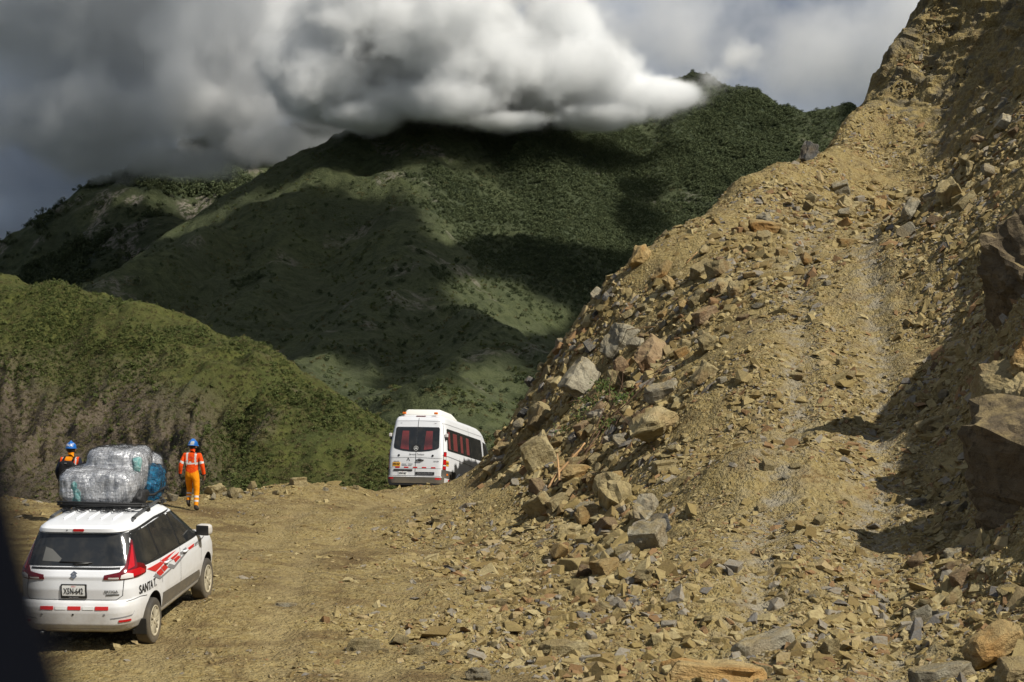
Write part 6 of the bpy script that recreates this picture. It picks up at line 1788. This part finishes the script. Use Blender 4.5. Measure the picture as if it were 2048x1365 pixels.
# ---------- worker with a backpack, half hidden behind the load
vx, vy = (141 - CU) / F * 42.0, 42.0
vz = float(h_near(np.array([vx]), np.array([vy]))[0])
w2 = empty('person', (vx, vy, vz), (0, 0, math.radians(-8)))
w2.scale = (1.03, 1.03, 1.03)
J = {'pelvis': ((0, 0, .95), (.145, .115)), 'spine': ((0, .01, 1.12), (.155, .115)), 'chest': ((0, .01, 1.32), (.185, .125)), 'collar': ((0, 0, 1.465), (.10, .085)), 'neck': ((.0, .02, 1.53), .060),
     'head': ((0, .035, 1.61), (.085, .095)), 'crown': ((0, .035, 1.71), (.085, .10)),
     'r_hip': ((.10, 0, .88), .108), 'r_knee': ((.115, .02, .48), .076), 'r_ankle': ((.12, -.03, .10), .058), 'r_heel': ((.12, -.05, .045), .045), 'r_toe': ((.14, .15, .035), .038),
     'l_hip': ((-.10, .01, .88), .108), 'l_knee': ((-.125, .02, .48), .076), 'l_ankle': ((-.13, -.03, .10), .058), 'l_heel': ((-.13, -.05, .045), .045), 'l_toe': ((-.15, .15, .035), .038),
     'r_sh': ((.20, 0, 1.42), .080), 'r_el': ((.28, -.04, 1.15), .064), 'r_wr': ((.29, .12, .96), .048),
     'l_sh': ((-.20, 0, 1.42), .080), 'l_el': ((-.29, -.06, 1.15), .064), 'l_wr': ((-.30, .10, .96), .048)}
E = [('pelvis', 'spine'), ('spine', 'chest'), ('chest', 'collar'), ('collar', 'neck'), ('neck', 'head'), ('head', 'crown')]
for s_ in 'rl':
    E += [('pelvis', s_ + '_hip'), (s_ + '_hip', s_ + '_knee'), (s_ + '_knee', s_ + '_ankle'), (s_ + '_ankle', s_ + '_heel'), (s_ + '_heel', s_ + '_toe'), ('chest', s_ + '_sh'), (s_ + '_sh', s_ + '_el'), (s_ + '_el', s_ + '_wr')]
hand_joints(J, E, 'r', 'r_wr', (.29, .18, .92), 1); hand_joints(J, E, 'l', 'l_wr', (-.30, .16, .92), -1)
MT2 = [M_or, M_navy, M_refl, M_skin, M_boot, M_yel]
def paint2(a, b, t, c):
    x, y, z = c
    if '_f' in b or '_palm' in b or b[2:] in ('ta', 'tb'): return 3
    if b in ('r_heel', 'l_heel', 'r_toe', 'l_toe'): return 4
    if b.endswith(('ankle', 'knee', 'hip')): return 1
    if b in ('head', 'crown') or a == 'neck': return 3
    if b == 'neck': return 5 if t < .5 else 3
    if b.endswith(('_el', '_wr')): return 1
    if z < .965: return 1
    if z > 1.40 and abs(x) < .10: return 5
    if z >= 1.22 and .125 < abs(x) < .165: return 2
    return 0 if abs(x) < .215 else 1
skin_body('body', J, E, MT2, paint2, w2)
person_parts(w2, J, (0, .035, 1.655), .1)
helmet(w2, (0, .03, 1.70), .12)
tag(w2, 'worker with blue helmet and black backpack half hidden behind the roof load', 'person')
bp = empty('backpack'); bp.matrix_world = Matrix.Translation((vx, vy, vz)) @ Matrix.Rotation(math.radians(-8), 4, 'Z')
link('bag', bm_mesh('bag', soft_box('bag', (0, -.20, 1.20), (.36, .20, .50), None, 3.0, 4.5, 12, .02, .008), True), M_pack, bp)
link('pocket', bm_mesh('pocket', soft_box('pocket', (0, -.30, 1.10), (.26, .08, .24), None, 5.0, 4, 8, .01, .004), True), M_pack, bp)
box('badge', (0, -.305, 1.40), (.06, .012, .02), M_greyfilm, bp)
for sg in (1, -1):
    tube('shoulder_strap', [(sg * .12, -.16, 1.44), (sg * .12, -.06, 1.525), (sg * .12, .06, 1.51), (sg * .13, .135, 1.36), (sg * .15, .10, 1.15), (sg * .17, -.12, 1.0)], .024, M_pack, bp)
tag(bp, 'black backpack worn by the worker behind the roof load', 'backpack')
# ================================================================== uprooted bush and sticks on the slide
M_bark = plain('torn_bark', (.10, .055, .028), .9); M_wood = plain('bare_wood', (.42, .25, .11), .8)
def on_px(u, v, lift=0.05):
    x, y, z = at_px(u, v); return Vector((x, y, z + lift))
rb = random.Random(5)
root = on_px(1215, 850, .02)
bush = empty('uprooted_bush', root)
def local(u, v, lift): return on_px(u, v, lift) - root
for (pts, r) in [([(1130, 985, .1), (1180, 910, .22), (1225, 855, .3), (1290, 800, .35), (1335, 745, .3)], .022), ([(1180, 905, .2), (1215, 840, .45), (1225, 800, .75)], .012), ([(1215, 860, .3), (1180, 835, .55), (1160, 815, .6)], .010),
                 ([(1235, 845, .3), (1290, 785, .4), (1380, 745, .35)], .011), ([(1200, 880, .25), (1240, 830, .6), (1250, 800, .85)], .010), ([(1150, 950, .15), (1200, 930, .4), (1215, 890, .55)], .010), ([(1225, 855, .3), (1270, 835, .45), (1305, 825, .5)], .010)]:
    P = [local(*p) for p in pts]
    Q = []
    for a, b in zip(P[:-1], P[1:]):
        for i in range(4): Q.append(a.lerp(b, i / 4) + Vector((rb.uniform(-1, 1), rb.uniform(-1, 1), rb.uniform(-1, 1))) * .03)
    Q.append(P[-1])
    tube('branch', Q, [r * (1 - .65 * i / len(Q)) for i in range(len(Q))], M_bark, bush, 6)
for k in range(26):
    a = local(rb.uniform(1150, 1290), rb.uniform(800, 905), rb.uniform(.1, .35))
    d = Vector((rb.uniform(-.6, .9), rb.uniform(-.5, .5), rb.uniform(-.1, .7))).normalized() * rb.uniform(.25, .8)
    tube('branch', [a, a + d * .5 + Vector((0, 0, .03)), a + d], [.009, .006, .003], M_bark, bush, 5)
V = []; Fc = []
for (u_, v_, lift, n, sp) in [(1180, 832, .38, 120, .15), (1205, 812, .5, 130, .16), (1235, 832, .45, 90, .14), (1165, 850, .25, 60, .15), (1130, 872, .12, 30, .12), (1215, 872, .3, 60, .14), (1255, 818, .32, 40, .14)]:
    c = local(u_, v_, lift)
    for i in range(n):
        p = c + Vector((rb.gauss(0, sp), rb.gauss(0, sp), rb.gauss(0, sp * .6)))
        d = Vector((rb.gauss(0, 1), rb.gauss(0, 1), rb.gauss(0, 1))).normalized(); e = d.orthogonal().normalized(); s = rb.uniform(.03, .06)
        k = len(V); V += [(p - d * s)[:], (p + e * s * .45)[:], (p + d * s + Vector((0, 0, -.01)))[:], (p - e * s * .45)[:]]; Fc += [[k, k + 1, k + 2], [k, k + 2, k + 3]]
me = mesh_np('leaves', V, Fc); o = link('leaves', me, mat_leaf('bush_leaf', (.045, .07, .016), (.11, .13, .03)), bush); o['kind'] = 'stuff'
tag(bush, 'uprooted green bush with torn brown branches lying among the rocks', 'bush')
def stick(pts, r, label):
    P = [on_px(*p) for p in pts]; Q = []
    for a, b in zip(P[:-1], P[1:]):
        for i in range(4): Q.append(a.lerp(b, i / 4) + Vector((rb.uniform(-1, 1), rb.uniform(-1, 1), rb.uniform(-1, 1))) * .012)
    Q.append(P[-1])
    o = link('stick', tube_mesh('stick', Q, [r * (1 - .5 * i / len(Q)) for i in range(len(Q))], 7), M_wood)
    return tag(o, label, 'stick')
stick([(1096, 984, .08), (1118, 962, .22), (1150, 938, .32), (1170, 918, .38)], .04, 'pale bare stick lying below the uprooted bush')
stick([(1118, 975, .15), (1114, 945, .45)], .03, 'short broken stick standing by the square block near the van')
stick([(1205, 745, .25), (1212, 712, .5), (1245, 695, .5), (1310, 680, .35)], .018, 'thin curved root bent over the long pale slab')
stick([(1370, 538, .15), (1395, 528, .35)], .02, 'short twig poking from the smooth slope under the skyline')
# ================================================================== pillar of the vehicle the photograph is taken from
pil = empty('window_pillar', (-.20, .42, -.30))
edge = [(900, -6), (970, 14), (1100, 44), (1240, 80), (1365, 120), (1500, 168)]
bm = bmesh.new()
rows = []
for (v_, u_) in [(700, -60)] + edge + [(1700, 240)]:
    x = (u_ - CU) / F * .42; z = (CV - v_) / F * .42
    ring = []
    for k in range(18):
        a = 2 * math.pi * k / 18
        ring.append(bm.verts.new((x - .036 + .036 * math.cos(a) + .20, .04 * math.sin(a), z + .30)))
    rows.append(ring)
for a, b in zip(rows[:-1], rows[1:]):
    for k in range(18): bm.faces.new([a[k], a[(k + 1) % 18], b[(k + 1) % 18], b[k]])
bm.faces.new(rows[0]); bm.faces.new(rows[-1][::-1])
bmesh.ops.recalc_face_normals(bm, faces=bm.faces)
link('pillar', bm_mesh('pillar', bm, True), plain('pillar_rubber', (.0035, .004, .006), 1.0, spec=.02), pil)
tag(pil, 'dark blurred window pillar close to the camera, in the lower left corner', 'window frame')
# ------------------------------------------------------------------ attach the scatter and cloud modifiers
for later in DEFER: later()
